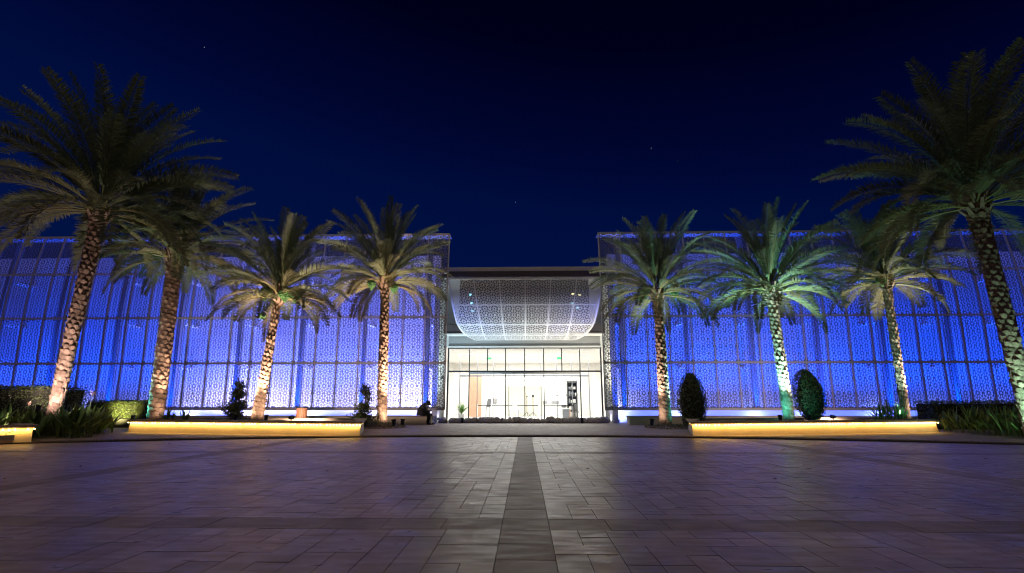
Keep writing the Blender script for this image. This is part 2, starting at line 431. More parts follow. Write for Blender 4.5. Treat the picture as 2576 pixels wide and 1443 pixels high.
def lattice_holes(w, h, k=1.0, margin=0.03):
    s = 0.4594 * k; cw = 2 * s * cos(radians(54)); ch = 2 * s * sin(radians(54))
    holes = []; seen = set()
    nx = int(w / cw) + 2; ny = int(h / ch) + 2
    for i in range(-nx, nx + 1):
        for j in range(-ny, ny + 1):
            for ox, oy in ((0, 0), (0.5, 0.5)):
                cx = w / 2 + (i + ox) * cw; cy = h / 2 + (j + oy) * ch
                if cx < -0.3 or cx > w + 0.3 or cy < -0.3 or cy > h + 0.3: continue
                holes.append([(cx + cos(radians(18 * q)) * k * (0.056 if q % 2 else 0.044), cy + sin(radians(18 * q)) * k * (0.056 if q % 2 else 0.044)) for q in range(20)])
                for q in range(10):
                    for base, shape in ((18, PETAL), (0, KITE)):
                        a = radians(base + 36 * q); ca, sa = cos(a), sin(a)
                        holes.append([(cx + k * (r * ca - t * sa), cy + k * (r * sa + t * ca)) for r, t in shape])
                    a = radians(36 * q); vx, vy = cx + cos(a) * 0.2415 * k, cy + sin(a) * 0.2415 * k
                    key = (round(vx, 2), round(vy, 2))
                    if q % 5 and not any((key[0] + e, key[1] + f) in seen for e in (-0.01, 0, 0.01) for f in (-0.01, 0, 0.01)):
                        seen.add(key); holes.append([(vx + 0.023 * k, vy), (vx, vy + 0.023 * k), (vx - 0.023 * k, vy), (vx, vy - 0.023 * k)])
                bx = cx + cw / 2
                holes.append([(bx + 0.019 * k, cy), (bx, cy + 0.027 * k), (bx - 0.019 * k, cy), (bx, cy - 0.027 * k)])
                for sg in (1, -1):
                    holes.append([(cx + cw / 2 + k * x, cy + sg * k * y) for x, y in LOBE])
    out = []
    for hl in holes:
        mx = sum(p[0] for p in hl) / len(hl); my = sum(p[1] for p in hl) / len(hl)
        hl = [(mx + (p[0] - mx) * 1.03, my + (p[1] - my) * 1.03) for p in hl]
        c = clip_rect(hl, margin, w - margin, margin, h - margin)
        if len(c) >= 3 and area2(c) > 0.00012:
            d = [c[0]]
            for p in c[1:]:
                if (p[0] - d[-1][0]) ** 2 + (p[1] - d[-1][1]) ** 2 > 4e-6: d.append(p)
            if len(d) > 2 and (d[0][0] - d[-1][0]) ** 2 + (d[0][1] - d[-1][1]) ** 2 < 4e-6: d.pop()
            if len(d) >= 3: out.append(d)
    return out
def lattice_mesh(name, w, h, fn, m, thick=0.02, k=1.0, margin=0.03, nrm=None):
    """sheet w x h with rosette holes; fn maps (u, v) in metres to a 3D point, nrm gives the outward normal"""
    co = [Vector((0, 0)), Vector((w, 0)), Vector((w, h)), Vector((0, h))]; faces = [[0, 1, 2, 3]]
    for hl in lattice_holes(w, h, k, margin):
        i = len(co); co += [Vector(p) for p in hl]
        f = list(range(i, i + len(hl)))
        a = sum(hl[q][0] * hl[(q + 1) % len(hl)][1] - hl[(q + 1) % len(hl)][0] * hl[q][1] for q in range(len(hl)))
        if a < 0: f.reverse()
        faces.append(f)
    V, Ed, F, ov, oe, of = geometry.delaunay_2d_cdt(co, [], faces, 1, 1e-6)
    keep = [tuple(f) for f, o in zip(F, of) if list(o) == [0]]
    n = len(V)
    P = []
    for back in (0, 1):
        for p in V:
            q = Vector(fn(p[0], p[1]))
            if back: q = q - Vector(nrm(p[0], p[1])) * thick
            P.append(q[:])
    cnt = {}
    for f in keep:
        for a, b in zip(f, f[1:] + f[:1]): cnt[(a, b)] = cnt.get((a, b), 0) + 1
    fs = list(keep) + [tuple(n + i for i in f[::-1]) for f in keep]
    for (a, b) in cnt:
        if (b, a) not in cnt: fs.append((b, a, n + a, n + b))
    me = bpy.data.meshes.new(name); me.from_pydata(P, [], fs); me.materials.append(m); me.update()
    return me

# ------------------------------------------------------------------ the two screen wings
ROWZ = [0.74, 3.08, 5.48, 7.92, 10.17]; ROWY = [26.12, 26.0, 25.85, 25.87, 26.12]
def prof_y(z):
    # smooth bulging profile through the five row lines
    zs = ROWZ; ys = ROWY
    for k in range(4):
        if z <= zs[k + 1] or k == 3:
            t = (z - zs[k]) / (zs[k + 1] - zs[k])
            def tg(i):
                if i == 0: return (ys[1] - ys[0]) / (zs[1] - zs[0])
                if i == 4: return (ys[4] - ys[3]) / (zs[4] - zs[3]) * 1.25
                return (ys[i + 1] - ys[i - 1]) / (zs[i + 1] - zs[i - 1])
            d = zs[k + 1] - zs[k]; m0, m1 = tg(k) * d, tg(k + 1) * d
            return (2 * t**3 - 3 * t**2 + 1) * ys[k] + (t**3 - 2 * t**2 + t) * m0 + (-2 * t**3 + 3 * t**2) * ys[k + 1] + (t**3 - t**2) * m1
PITCH = 1.147; IWY = 28.2
row_mesh = []
for r in range(4):
    z0, z1 = ROWZ[r], ROWZ[r + 1]
    def fn(u, v, z0=z0): return (u, prof_y(z0 + v) - 26.0, z0 + v)
    def nr(u, v, z0=z0):
        dy = (prof_y(z0 + v + 0.02) - prof_y(z0 + v - 0.02)) / 0.04
        return Vector((0, -1, dy)).normalized()
    row_mesh.append(lattice_mesh('lattice_panel', PITCH, z1 - z0, fn, M_LATT, margin=0.028, nrm=nr))

def make_wing(name, label, x_in, sgn, ncol):
    t = thing(name, label, 'screen wall', (x_in, 26.0, 0))
    for c in range(ncol):
        for r in range(4):
            link_mesh('lattice_panel', row_mesh[r], t, ((c * PITCH) * sgn - (PITCH if sgn < 0 else 0), 0, 0))
    # mullions: one mesh shared by every line, standing 5 cm proud of the sheets
    mb = MB(); zz = [ROWZ[0] - 0.02 + (ROWZ[4] - ROWZ[0] + 0.04) * i / 24 for i in range(25)]
    vs = []; fs = []
    for z in zz:
        y = prof_y(min(max(z, ROWZ[0]), ROWZ[4])) - 26.0
        vs += [(-0.03, y - 0.035, z), (0.03, y - 0.035, z), (0.03, y + 0.04, z), (-0.03, y + 0.04, z)]
    for i in range(24):
        for q in range(4): fs.append((i * 4 + q, i * 4 + (q + 1) % 4, i * 4 + 4 + (q + 1) % 4, i * 4 + 4 + q))
    fs += [(3, 2, 1, 0), (96, 97, 98, 99)]
    mb.mesh(vs, fs); mm = mb.data('mullion', M_FRAME)
    for c in range(ncol + 1): link_mesh('mullion', mm, t, (c * PITCH * sgn, 0, 0))
    Lx = ncol * PITCH
    for k, z in enumerate(ROWZ):
        y = ROWY[k] - 26.0
        rb = MB(); hh = 0.055 if 0 < k < 4 else 0.055
        x0, x1 = (0, Lx) if sgn > 0 else (-Lx, 0)
        rb.box(x0, x1, y - 0.041, y + 0.05, z - hh, z + hh); rb.build('rail', M_FRAME, t, local=True)
    # bottom tray behind the lowest rail and the return at the head
    tb = MB(); tb.box(x0, x1, 0.20, 0.27, ROWZ[0] - 0.05, ROWZ[0] + 0.10); tb.build('sill_tray', M_FRAME, t, local=True)
    hb = MB(); hb.box(x0, x1, 0.215, 0.95, ROWZ[4] + 0.0, ROWZ[4] + 0.04); hb.build('head_return', M_RIB, t, local=True)
    # ribs on every third line and the arms that tie them to the wall
    rb = MB(); vs = []; fs = []
    for z in zz:
        y = prof_y(min(max(z, ROWZ[0]), ROWZ[4])) - 26.0 + 0.80
        vs += [(-0.11, y, z), (0.11, y, z), (0.11, y + 0.26, z), (-0.11, y + 0.26, z)]
    for i in range(24):
        for q in range(4): fs.append((i * 4 + q, i * 4 + (q + 1) % 4, i * 4 + 4 + (q + 1) % 4, i * 4 + 4 + q))
    fs += [(3, 2, 1, 0), (96, 97, 98, 99)]
    rb.mesh(vs, fs); rm = rb.data('rib', M_RIB)
    ab = MB(); ab.box(-0.11, 0.11, 1.08, IWY - 26.0 - 0.002, -0.05, 0.05); am = ab.data('arm', M_IWALL)
    c = 1
    while c <= ncol:
        link_mesh('rib', rm, t, (c * PITCH * sgn, 0, 0))
        for z in ROWZ[1:4]: link_mesh('arm', am, t, (c * PITCH * sgn, 0, z - 0.14))
        c += 3
    return t
LX, RX = -4.11, 4.09
make_wing('perforated_screen', 'left wing of pierced metal screens lit blue and white from behind', LX, -1, 24)
make_wing('perforated_screen', 'right wing of pierced metal screens glowing deep blue from behind', RX, 1, 22)

iw = MB(); iw.box(-34, -4.92, IWY, IWY + 0.4, 0.03, 9.58)
tag(iw.build('facade_wall', M_IWALL), 'plain white wall behind the left blue-lit screens', 'wall')
iw = MB(); iw.box(4.92, 32, IWY, IWY + 0.4, 0.03, 9.58)
tag(iw.build('facade_wall', M_IWALL), 'plain white wall behind the right blue-lit screens', 'wall')

def bench(x0, x1, label):
    t = thing('bench', label, 'bench', ((x0 + x1) / 2, 24.9, 0.03))
    b = MB(); b.bbox(x0, x1, 24.62, 25.2, 0.03, 0.385, 0.012); b.build('base', M_CONC, t)
    c = MB(); c.bbox(x0 - 0.02, x1 + 0.02, 24.58, 25.24, 0.387, 0.435, 0.01); c.build('seat', M_CAP, t)
bench(-21.0, -4.50, 'long low cream stone bench below the left screens where the person sits')
bench(4.98, 20.6, 'long low cream stone bench below the right screens behind the planter')

# uplights between screen and wall: blue floods with a whiter one here and there
rnd = random.Random(3)
BLUE = (0.0004, 0.066, 1.0)
def wing_lights(x_in, sgn, whites, n):
    for k in range(n):
        x = x_in + sgn * (0.75 + 1.72 * k)
        wgt = whites(abs(x))
        o = area_light('wall_washer', (x, 26.95, 0.20), (x, 28.2, 5.4), 1.2, 0.15, 250 * (1.0 - 0.35 * min(wgt, 1)), BLUE)
        o.data.spread = radians(110)
        o = area_light('wall_washer', (x + 0.4 * rnd.uniform(-1, 1), 27.3, 0.14), (x, 28.2, 2.6), 0.30, 0.12, 1.0 + 210 * wgt, (0.66, 0.60, 1.0))
        o.data.spread = radians(130)
        area_light('wall_washer', (x + 0.7 * rnd.uniform(-1, 1), 27.86, 0.12), (x, 28.15, 1.0), 0.30, 0.10, 7 + 10 * wgt, (0.52, 0.55, 1.0))
def strip(x_in, sgn, a0, a1, y, z, ty, tz, power, col, spread, w=0.12):
    x0, x1 = x_in + sgn * a0, x_in + sgn * a1; xm = (x0 + x1) / 2
    o = area_light('wall_washer', (xm, y, z), (xm, ty, tz), abs(x1 - x0), w, power * abs(x1 - x0), col); o.data.spread = radians(spread)
WHITE = (0.66, 0.60, 1.0)
for xi, sg, ln in ((LX, -1, 27.0), (RX, 1, 25.0)):
    strip(xi, sg, 1.0, ln, 26.36, 0.55, 27.35, 5.4, 108, BLUE, 105, 0.08)
    strip(xi, sg, 0.6, ln, 27.70, 0.14, 28.2, 1.5, 11, (0.055, 0.12, 1.0), 150, 0.08)
for a0, a1, p in ((0.4, 3.8, 66), (3.8, 7.0, 22), (7.0, 9.4, 30), (9.4, 13.2, 58), (13.2, 16.0, 15)):
    strip(LX, -1, a0, a1, 27.2, 0.14, 28.2, 4.2, p, WHITE, 130)
strip(RX, 1, 0.35, 1.3, 27.3, 0.14, 28.0, 2.8, 45, WHITE, 130)
for xi, sg, n in ((LX, -1, 8), (RX, 1, 7)):
    for k in range(n):
        x = xi + sg * (1.3 + 3.3 * k + rnd.uniform(-0.5, 0.5))
        area_light('wall_washer', (x, 27.80, 0.12), (x, 28.15, 1.0), 0.5, 0.10, 20, (0.60, 0.60, 1.0) if sg < 0 else (0.30, 0.38, 1.0))

# ------------------------------------------------------------------ entrance pavilion
pav = thing('entrance_pavilion', 'pale entrance portal with brown fascia and flat roof between the two wings', 'building', (0, 29, 0.03))
def part(name, m, parent, *boxes):
    b = MB()
    for bx in boxes: b.box(*bx)
    return b.build(name, m, parent)
part('side_wall', M_PORTAL, pav, (-4.90, -4.62, 26.75, 29.2, 0.03, 8.27))
part('side_wall', M_PORTAL, pav, (4.58, 4.86, 26.75, 29.2, 0.03, 8.27))
part('fascia', M_BROWN, pav, (-4.9, 4.86, 26.95, 27.20, 7.95, 8.268))
part('roof', M_ROOF, pav, (-5.0, 4.96, 27.15, 33.0, 8.27, 8.56))
part('upper_wall', mat('canopy_shade_wall', (0.10, 0.105, 0.11), rough=0.9), pav, (-3.85, 3.85, 29.0, 29.2, 5.452, 8.268))  # wall coloured dark for the shade seen through the canopy holes
part('wing_wall', M_PORTAL, pav, (-4.618, -3.852, 28.9, 29.2, 5.452, 8.268))
part('wing_wall', M_PORTAL, pav, (3.852, 4.578, 28.9, 29.2, 5.452, 8.268))
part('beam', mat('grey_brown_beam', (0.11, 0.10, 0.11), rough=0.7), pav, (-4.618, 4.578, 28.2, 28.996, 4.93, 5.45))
part('beam_edge', M_WHITE, pav, (-4.616, 4.576, 28.16, 28.996, 4.865, 4.928))
part('lintel', mat('grey_lintel_render', (0.33, 0.35, 0.36), rough=0.8), pav, (-4.44, 4.42, 29.12, 29.2, 4.30, 4.99))
part('lintel_surround', M_PORTAL, pav, (-4.618, -4.442, 29.02, 29.2, 4.30, 4.99), (4.422, 4.578, 29.02, 29.2, 4.30, 4.99), (-4.618, 4.578, 29.02, 29.2, 4.225, 4.298))
# the lit hall
part('hall_floor', M_FLOORT, pav, (-6.2, 6.2, 29.25, 46.2, -0.02, 0.034))
part('ceiling', M_CREAM, pav, (-6.2, 6.2, 29.25, 46.2, 4.3, 4.5))
part('bulkhead', M_CREAM, pav, (-6.0, 6.0, 42.0, 42.2, 3.55, 4.298))
part('back_wall', M_WHITE, pav, (-6.2, 6.2, 46.2, 46.4, 0.036, 4.298))
part('hall_wall', M_CREAM, pav, (-6.4, -6.2, 29.25, 46.2, -0.02, 4.298))
part('hall_wall', M_CREAM, pav, (6.2, 6.4, 29.25, 46.2, -0.02, 4.298))
part('back_panel', mat('cream_display_panel', (0.74, 0.72, 0.60), rough=0.8), pav, (-1.62, 1.55, 43.6, 43.75, 0.036, 2.5))
part('peach_panel', M_PEACH, pav, (-4.35, -3.4, 40.0, 40.15, 0.036, 3.45))
part('door', mat('grey_green_door', (0.20, 0.30, 0.27), rough=0.5), pav, (-6.196, -6.15, 36.2, 37.3, 0.036, 2.35))
for yy in (30.6, 33.5, 36.5, 39.3):
    area_light('hall_light', (0, yy, 4.26), (0, yy, 0), 9.0, 1.2, 420, (1.0, 0.975, 0.955))
area_light('hall_light', (-0.2, 44.3, 4.0), (-0.2, 46.2, 1.5), 9.0, 0.6, 520, (1.0, 0.96, 0.9))

# glazed front
gl = thing('glass_front', 'tall glazed entrance front with dark frames and bright white hall behind', 'glass wall', (0, 29.3, 0.03))
MX = [-4.46, -3.22, -2.16, -1.10, 0.01, 1.12, 2.17, 3.22, 4.44]
for k, x in enumerate(MX):
    w = 0.045 if k in (0, 8) else 0.028
    lo = 2.895 if k in (2, 6) else 0.034
    part('mullion', M_DARKMET, gl, (x - w, x + w, 29.22, 29.34, lo, 4.20))
part('head_rail', M_DARKMET, gl, (-4.505, 4.485, 29.21, 29.35, 4.165, 4.222))
part('transom', M_DARKMET, gl, (-4.415, 4.395, 29.205, 29.355, 2.80, 2.89))
part('door_track', M_GREY, gl, (-3.19, 3.19, 29.215, 29.345, 2.70, 2.797))
part('threshold', M_DARKMET, gl, (-4.505, 4.485, 29.23, 29.33, 0.032, 0.055))
for k in range(8):
    part('glass_pane', M_GLASS, gl, (MX[k] + 0.03, MX[k + 1] - 0.03, 29.27, 29.282, 2.90, 4.16))
lowx = [MX[i] for i in (0, 1, 3, 4, 5, 7, 8)]
for k in range(6):
    part('glass_pane', M_GLASS, gl, (lowx[k] + 0.03, lowx[k + 1] - 0.03, 29.27, 29.282, 0.06, 2.695))

# second glass screen of the lobby
g2 = thing('lobby_screen', 'inner glass screen with thin grey frames just inside the lobby', 'glass wall', (0, 31.5, 0.03))
MX2 = [-4.05, -2.95, -1.95, -0.98, 1.02, 2.0, 2.95, 4.0]
for x in MX2: part('frame_post', M_GREY, g2, (x - 0.022, x + 0.022, 31.46, 31.54, 0.036, 3.99))
part('head_rail', M_GREY, g2, (-4.08, 4.03, 31.45, 31.55, 3.99, 4.04))
part('transom', M_GREY, g2, (-4.027, 3.977, 31.455, 31.545, 2.66, 2.76))
for a, b in ((-4.05, -2.95), (-2.95, -1.95), (1.02, 2.0), (2.0, 2.95), (2.95, 4.0)):
    part('glass_pane', M_GLASS, g2, (a + 0.025, b - 0.025, 31.495, 31.505, 0.05, 2.65))
def text_mesh(s, size, m, parent, loc, name='lettering', rx=90):
    cu = bpy.data.curves.new(name, 'FONT'); cu.body = s; cu.size = size; cu.extrude = 0.002; cu.align_x = 'CENTER'
    tmp = bpy.data.objects.new(name, cu); COL.objects.link(tmp)
    dg = bpy.context.evaluated_depsgraph_get()
    me = bpy.data.meshes.new_from_object(tmp.evaluated_get(dg)); bpy.data.objects.remove(tmp)
    me.materials.clear(); me.materials.append(m)
    o = bpy.data.objects.new(name, me); COL.objects.link(o); o.parent = parent
    o.location = loc; o.rotation_euler = (radians(rx), 0, 0)
    return o
M_LETTER = mat('dark_blue_lettering', (0.03, 0.045, 0.06), rough=0.6)
text_mesh('\uFEDE\uFEA7\uFEAA\uFEE3', 0.25, M_LETTER, g2, (1.82, -0.02, 1.44))
text_mesh('ENTRANCE', 0.165, M_LETTER, g2, (2.98, -0.02, 1.44))

# exit signs, cameras
def exit_sign(x, label):
    t = thing('exit_sign', label, 'sign', (x, 33.0, 3.86))
    part('sign_box', M_EXIT, t, (x - 0.16, x + 0.16, 33.0, 33.05, 3.86, 4.0)); part('hanger', M_GREY, t, (x - 0.01, x + 0.01, 33.015, 33.035, 4.002, 4.298))
exit_sign(-2.35, 'green lit exit sign hanging in the left half of the lobby')
exit_sign(2.30, 'green lit exit sign hanging in the right half of the lobby')
def dome_cam(x, y, z, label):
    t = thing('security_camera', label, 'camera', (x, y, z))
    b = MB(); b.lathe([(0.05, 0), (0.055, -0.02), (0.05, -0.07), (0.03, -0.10), (0.004, -0.11)], 14, (x, y, z)); b.build('dome', M_BLACK, t)
    b = MB(); b.lathe([(0.065, 0.0), (0.065, 0.03), (0.01, 0.034)], 14, (x, y, z)); b.build('mount', M_WHITE, t)
dome_cam(-2.10, 29.6, 4.26, 'small dark dome camera under the lobby ceiling, left one')
dome_cam(2.12, 29.6, 4.26, 'small dark dome camera under the lobby ceiling, right one')
t = thing('security_camera', 'white bullet camera at the top corner of the right screen wing', 'camera', (4.95, 25.7, 9.68))
b = MB(); b.tube([(4.95, 25.78, 9.70), (4.95, 25.45, 9.62)], [0.085, 0.085], 12); b.build('body', M_WHITE, t, smooth=False)
b = MB(); b.tube([(4.95, 26.03, 9.80), (4.95, 25.80, 9.78), (4.95, 25.74, 9.72)], 0.03, 8); b.build('bracket', M_WHITE, t)

# ------------------------------------------------------------------ curved canopy
CV = [(7.76, 26.60, 4.30), (7.10, 26.56, 4.10), (6.45, 26.60, 4.00), (5.82, 26.80, 3.88), (5.30, 27.10, 3.74), (4.92, 27.5, 3.50), (4.70, 28.0, 3.20), (4.58, 28.5, 2.86)]
cl = [0.0]
for a, b2 in zip(CV, CV[1:]): cl.append(cl[-1] + sqrt((a[0] - b2[0]) ** 2 + (a[1] - b2[1]) ** 2))
CT = cl[-1]
def cv(s):
    s = min(max(s, 0), CT)
    for k in range(len(CV) - 1):
        if s <= cl[k + 1] or k == len(CV) - 2:
            i0, i1, i2, i3 = max(k - 1, 0), k, k + 1, min(k + 2, len(CV) - 1); t = (s - cl[k]) / (cl[k + 1] - cl[k])
            return tuple(0.5 * (2 * CV[i1][q] + (CV[i2][q] - CV[i0][q]) * t + (2 * CV[i0][q] - 5 * CV[i1][q] + 4 * CV[i2][q] - CV[i3][q]) * t * t + (3 * CV[i1][q] - CV[i0][q] - 3 * CV[i2][q] + CV[i3][q]) * t ** 3) for q in range(3))
def col_w(s): return 1.43 - 0.32 * s / CT
def cx_at(c, s):      # c: column line -3..3
    w = col_w(s)
    if abs(c) <= 2: return 0.06 + c * w
    ed = cv(s)[2]
    inner = 2 * w; f = abs(c) - 2
    return 0.06 + math.copysign(inner + (ed - inner) * f, c)
can = thing('canopy', 'white pierced metal canopy curving down over the glass entrance', 'canopy', (0, 27.4, 4.58))
off = Vector(can.location)
ROWS = [0.0, 1.50, 2.62, 3.44, CT]
def c_nrm(s):
    a = cv(s - 0.03); b2 = cv(s + 0.03); d = Vector((0, b2[1] - a[1], b2[0] - a[0])).normalized()
    n = Vector((0, d.z, -d.y))
    return n if n.y < 0 or n.z < 0 else -n
for c in range(-3, 3):
    for r in range(4):
        s0, s1 = ROWS[r], ROWS[r + 1]; h = s1 - s0
        w = cx_at(c + 1, (s0 + s1) / 2) - cx_at(c, (s0 + s1) / 2)
        def fn(u, v, c=c, s0=s0, h=h, w=w):
            s = s0 + h - v
            z, y, _ = cv(s); f = u / w
            return Vector((cx_at(c, s) * (1 - f) + cx_at(c + 1, s) * f, y, z)) - off
        me = lattice_mesh('lattice_panel', w, h, fn, M_CANOPY, thick=0.015, k=0.95, margin=0.025, nrm=lambda u, v, s0=s0, h=h: c_nrm(s0 + h - v))
        link_mesh('lattice_panel', me, can)
for c in range(-3, 4):
    wd = 0.035 if abs(c) < 3 else 0.05
    mb = MB(); vs = []; fs = []; K = 30
    for i in range(K + 1):
        s = CT * i / K; z, y, _ = cv(s); x = cx_at(c, s); n = c_nrm(s)
        p = Vector((x, y, z)) + n * 0.012; q = p - n * 0.07
        vs += [p + Vector((-wd, 0, 0)), p + Vector((wd, 0, 0)), q + Vector((wd, 0, 0)), q + Vector((-wd, 0, 0))]
    for i in range(K):
        for q in range(4): fs.append((i * 4 + q, i * 4 + (q + 1) % 4, i * 4 + 4 + (q + 1) % 4, i * 4 + 4 + q))
    fs += [(3, 2, 1, 0), (4 * K, 4 * K + 1, 4 * K + 2, 4 * K + 3)]
    mb.mesh(vs, fs); mb.build('mullion', M_CANOPY, can)
for s in ROWS:
    z, y, e = cv(s); n = c_nrm(s); mb = MB()
    a = Vector((0.06 - e, y, z)) + n * 0.008; b2 = Vector((0.06 + e, y, z)) + n * 0.008
    d = Vector((0, -n.z, n.y)) * 0.03
    mb.mesh([a + d, b2 + d, b2 - d, a - d, a + d - n * 0.05, b2 + d - n * 0.05, b2 - d - n * 0.05, a - d - n * 0.05],
            [(0, 1, 2, 3), (7, 6, 5, 4), (0, 4, 5, 1), (1, 5, 6, 2), (2, 6, 7, 3), (3, 7, 4, 0)]); mb.build('rail', M_CANOPY, can)

M_CLAMP = mat('cool_canopy_lamp', (0.5, 0.9, 1.0), emit=(0.30, 0.85, 1.0), emit_str=2.2)
M_CLAMP2 = mat('pale_yellow_canopy_lamp', (1.0, 0.95, 0.6), emit=(1.0, 0.90, 0.45), emit_str=2.2)
for k, (x, z, m, lab) in enumerate(((-3.02, 6.98, M_CLAMP, 'upper cyan lamp behind the left side of the pierced canopy'), (-2.95, 6.50, M_CLAMP, 'middle cyan lamp behind the left side of the pierced canopy'),
        (-2.88, 6.05, M_CLAMP, 'lowest cyan lamp behind the left side of the pierced canopy'), (2.72, 6.98, M_CLAMP2, 'inner pale yellow lamp behind the right side of the pierced canopy'),
        (3.08, 6.93, M_CLAMP2, 'outer pale yellow lamp behind the right side of the pierced canopy'), (2.66, 6.45, M_CLAMP, 'inner cyan lamp behind the right side of the pierced canopy'),
        (2.95, 6.2, M_CLAMP, 'outer cyan lamp behind the right side of the pierced canopy'))):
    t = thing('canopy_lamp', lab, 'lamp', (x, 27.12, z))
    b = MB(); b.tube([(x, 27.14, z), (x, 27.30, z + 0.02)], [0.085, 0.05], 12); b.build('housing', M_BLACK, t)
    b = MB(); b.poly([(x + 0.075 * cos(2 * pi * q / 14), 27.136, z + 0.075 * sin(2 * pi * q / 14)) for q in range(14)]); b.build('lens', m, t)
    b = MB(); b.bar((x, 27.30, z + 0.02), (x, 28.998, z + 0.4), 0.03, 0.03); b.build('arm', M_DARKMET, t)

# ------------------------------------------------------------------ planters with light strings
def planter(p0, p1, depth, h, label, slabel, seed, side=1, k0=0.0, k1=0.0):
    """front foot runs from p0 to p1; the bed lies behind it"""
    p0 = Vector(p0); p1 = Vector(p1); d = (p1 - p0); L = d.length; ang = atan2(d.y, d.x)
    t = thing('planter', label, 'planter', (p0.x, p0.y, 0.03), ang)
    w = 0.30; b = MB()
    bt = 0.05   # battered faces
    def wallbox(x0, x1, y0, y1, bx0, bx1, by0, by1):
        v = [(x0 - bx0, y0 - by0, 0), (x1 + bx1, y0 - by0, 0), (x1 + bx1, y1 + by1, 0), (x0 - bx0, y1 + by1, 0), (x0, y0, h), (x1, y0, h), (x1, y1, h), (x0, y1, h)]
        b.mesh(v, [(0, 3, 2, 1), (4, 5, 6, 7), (0, 1, 5, 4), (1, 2, 6, 5), (2, 3, 7, 6), (3, 0, 4, 7)])
    outer = [(0, 0), (L, 0), (L + k1, depth), (k0, depth)]; inner = [(w, w), (L - w, w), (L - w + k1, depth - w), (w + k0, depth - w)]
    vs = []
    for (x, y), (i, j) in zip(outer, ((-1, -1), (1, -1), (1, 1), (-1, 1))): vs.append((x + i * bt * 0.4, y + j * bt, 0))
    vs += [(x, y, h) for x, y in outer]; vs += [(x, y, h) for x, y in inner]; vs += [(x, y, h - 0.12) for x, y in inner]
    fs = []
    for q in range(4):
        r = (q + 1) % 4
        fs += [(q, r, 4 + r, 4 + q), (4 + q, 4 + r, 8 + r, 8 + q), (8 + q, 8 + r, 12 + r, 12 + q)]
    b.mesh(vs, fs); b.build('wall', M_CONC, t, local=True)
    c = MB(); ov = 0.085; ch = 0.06
    o2 = [(-ov, -ov), (L + ov, -ov), (L + ov + k1, depth + ov), (-ov + k0, depth + ov)]
    vs = [(x, y, h + 0.003) for x, y in o2] + [(x, y, h + ch) for x, y in o2] + [(x, y, h + ch) for x, y in inner] + [(x, y, h + 0.003) for x, y in inner]
    fs = []
    for q in range(4):
        r = (q + 1) % 4
        fs += [(q, r, 4 + r, 4 + q), (4 + q, 4 + r, 8 + r, 8 + q), (8 + q, 8 + r, 12 + r, 12 + q), (12 + q, 12 + r, r, q)]
    c.mesh(vs, fs); c.build('cap', M_CAP, t, local=True)
    s = MB(); rr = random.Random(seed); nx, ny = 40, 10
    vs = []
    for j in range(ny + 1):
        for i in range(nx + 1):
            y = w + (depth - 2 * w) * j / ny; x = w + k0 * j / ny + (L - 2 * w + (k1 - k0) * j / ny) * i / nx
            vs.append((x, y, h - 0.03 + 0.05 * noise.noise(Vector((x * 1.7, y * 1.7, seed)))))
    s.mesh(vs, [(j * (nx + 1) + i, j * (nx + 1) + i + 1, (j + 1) * (nx + 1) + i + 1, (j + 1) * (nx + 1) + i) for j in range(ny) for i in range(nx)])
    s.build('soil', M_SOIL, t, smooth=True, local=True)
    # light string tucked under the lip: rope plus beads (one string = one thing)
    ls = thing('light_string', slabel, 'light string', (p0.x, p0.y, 0.03), ang)
    rp = MB(); path = []
    n = int(L / 0.25)
    zz = h - 0.028
    path = [(-0.06 + k0 * 0.3, depth * 0.3, zz), (-0.06, -0.072, zz)] if side < 0 else []
    for i in range(n + 1): path.append((-0.03 + (L + 0.06) * i / n, -0.072, zz + 0.004 * sin(i * 2.1)))
    if side > 0: path.append((L + 0.06 + k1 * 0.25, depth * 0.25, zz))
    rp.tube(path, 0.008, 6); rp.build('rope', M_ROPE, ls, local=True)
    la = bpy.data.lights.new('string_glow', 'AREA'); la.shape = 'RECTANGLE'; la.size = L; la.size_y = 0.02; la.energy = 5.6 * L; la.color = (1.0, 0.53, 0.09)
    lo = bpy.data.objects.new('string_glow', la); COL.objects.link(lo); lo.parent = ls; lo.location = (L / 2, -0.056, zz - 0.010)
    lo.rotation_euler = (radians(16), 0, 0)
    bd = MB()
    nb = int(L / 0.115)
    for i in range(nb + 1):
        x = -0.02 + (L + 0.04) * i / nb + rr.uniform(-0.008, 0.008); z = zz - 0.012 + rr.uniform(-0.012, 0.004); r = 0.019
        if rr.random() < 0.06: continue
        y = -0.078
        bd.mesh([(x + r, y, z), (x, y + r, z), (x - r, y, z), (x, y - r, z), (x, y, z + r), (x, y, z - r)],
                [(0, 1, 4), (1, 2, 4), (2, 3, 4), (3, 0, 4), (1, 0, 5), (2, 1, 5), (3, 2, 5), (0, 3, 5)])
    o = bd.build('bulbs', M_BULB, ls, local=True); o['kind'] = 'stuff'
    return t
planter((-13.97, 17.92), (-5.17, 16.11), 3.3, 0.37, 'long cream stone planter with palms left of the entrance', 'warm yellow light string under the lip of the left long planter', 1, 1, 0.4, -1.75)
planter((5.26, 16.37), (14.55, 18.63), 3.3, 0.37, 'long cream stone planter with oval shrubs right of the entrance', 'warm yellow light string under the lip of the right long planter', 2, -1, 1.9, 0.2)
far = planter((-15.30, 10.40), (-12.93, 13.25), 2.6, 0.38, 'cream stone planter cut by the left edge with a grey meter box', 'short warm light string on the planter at the far left', 3, 1)

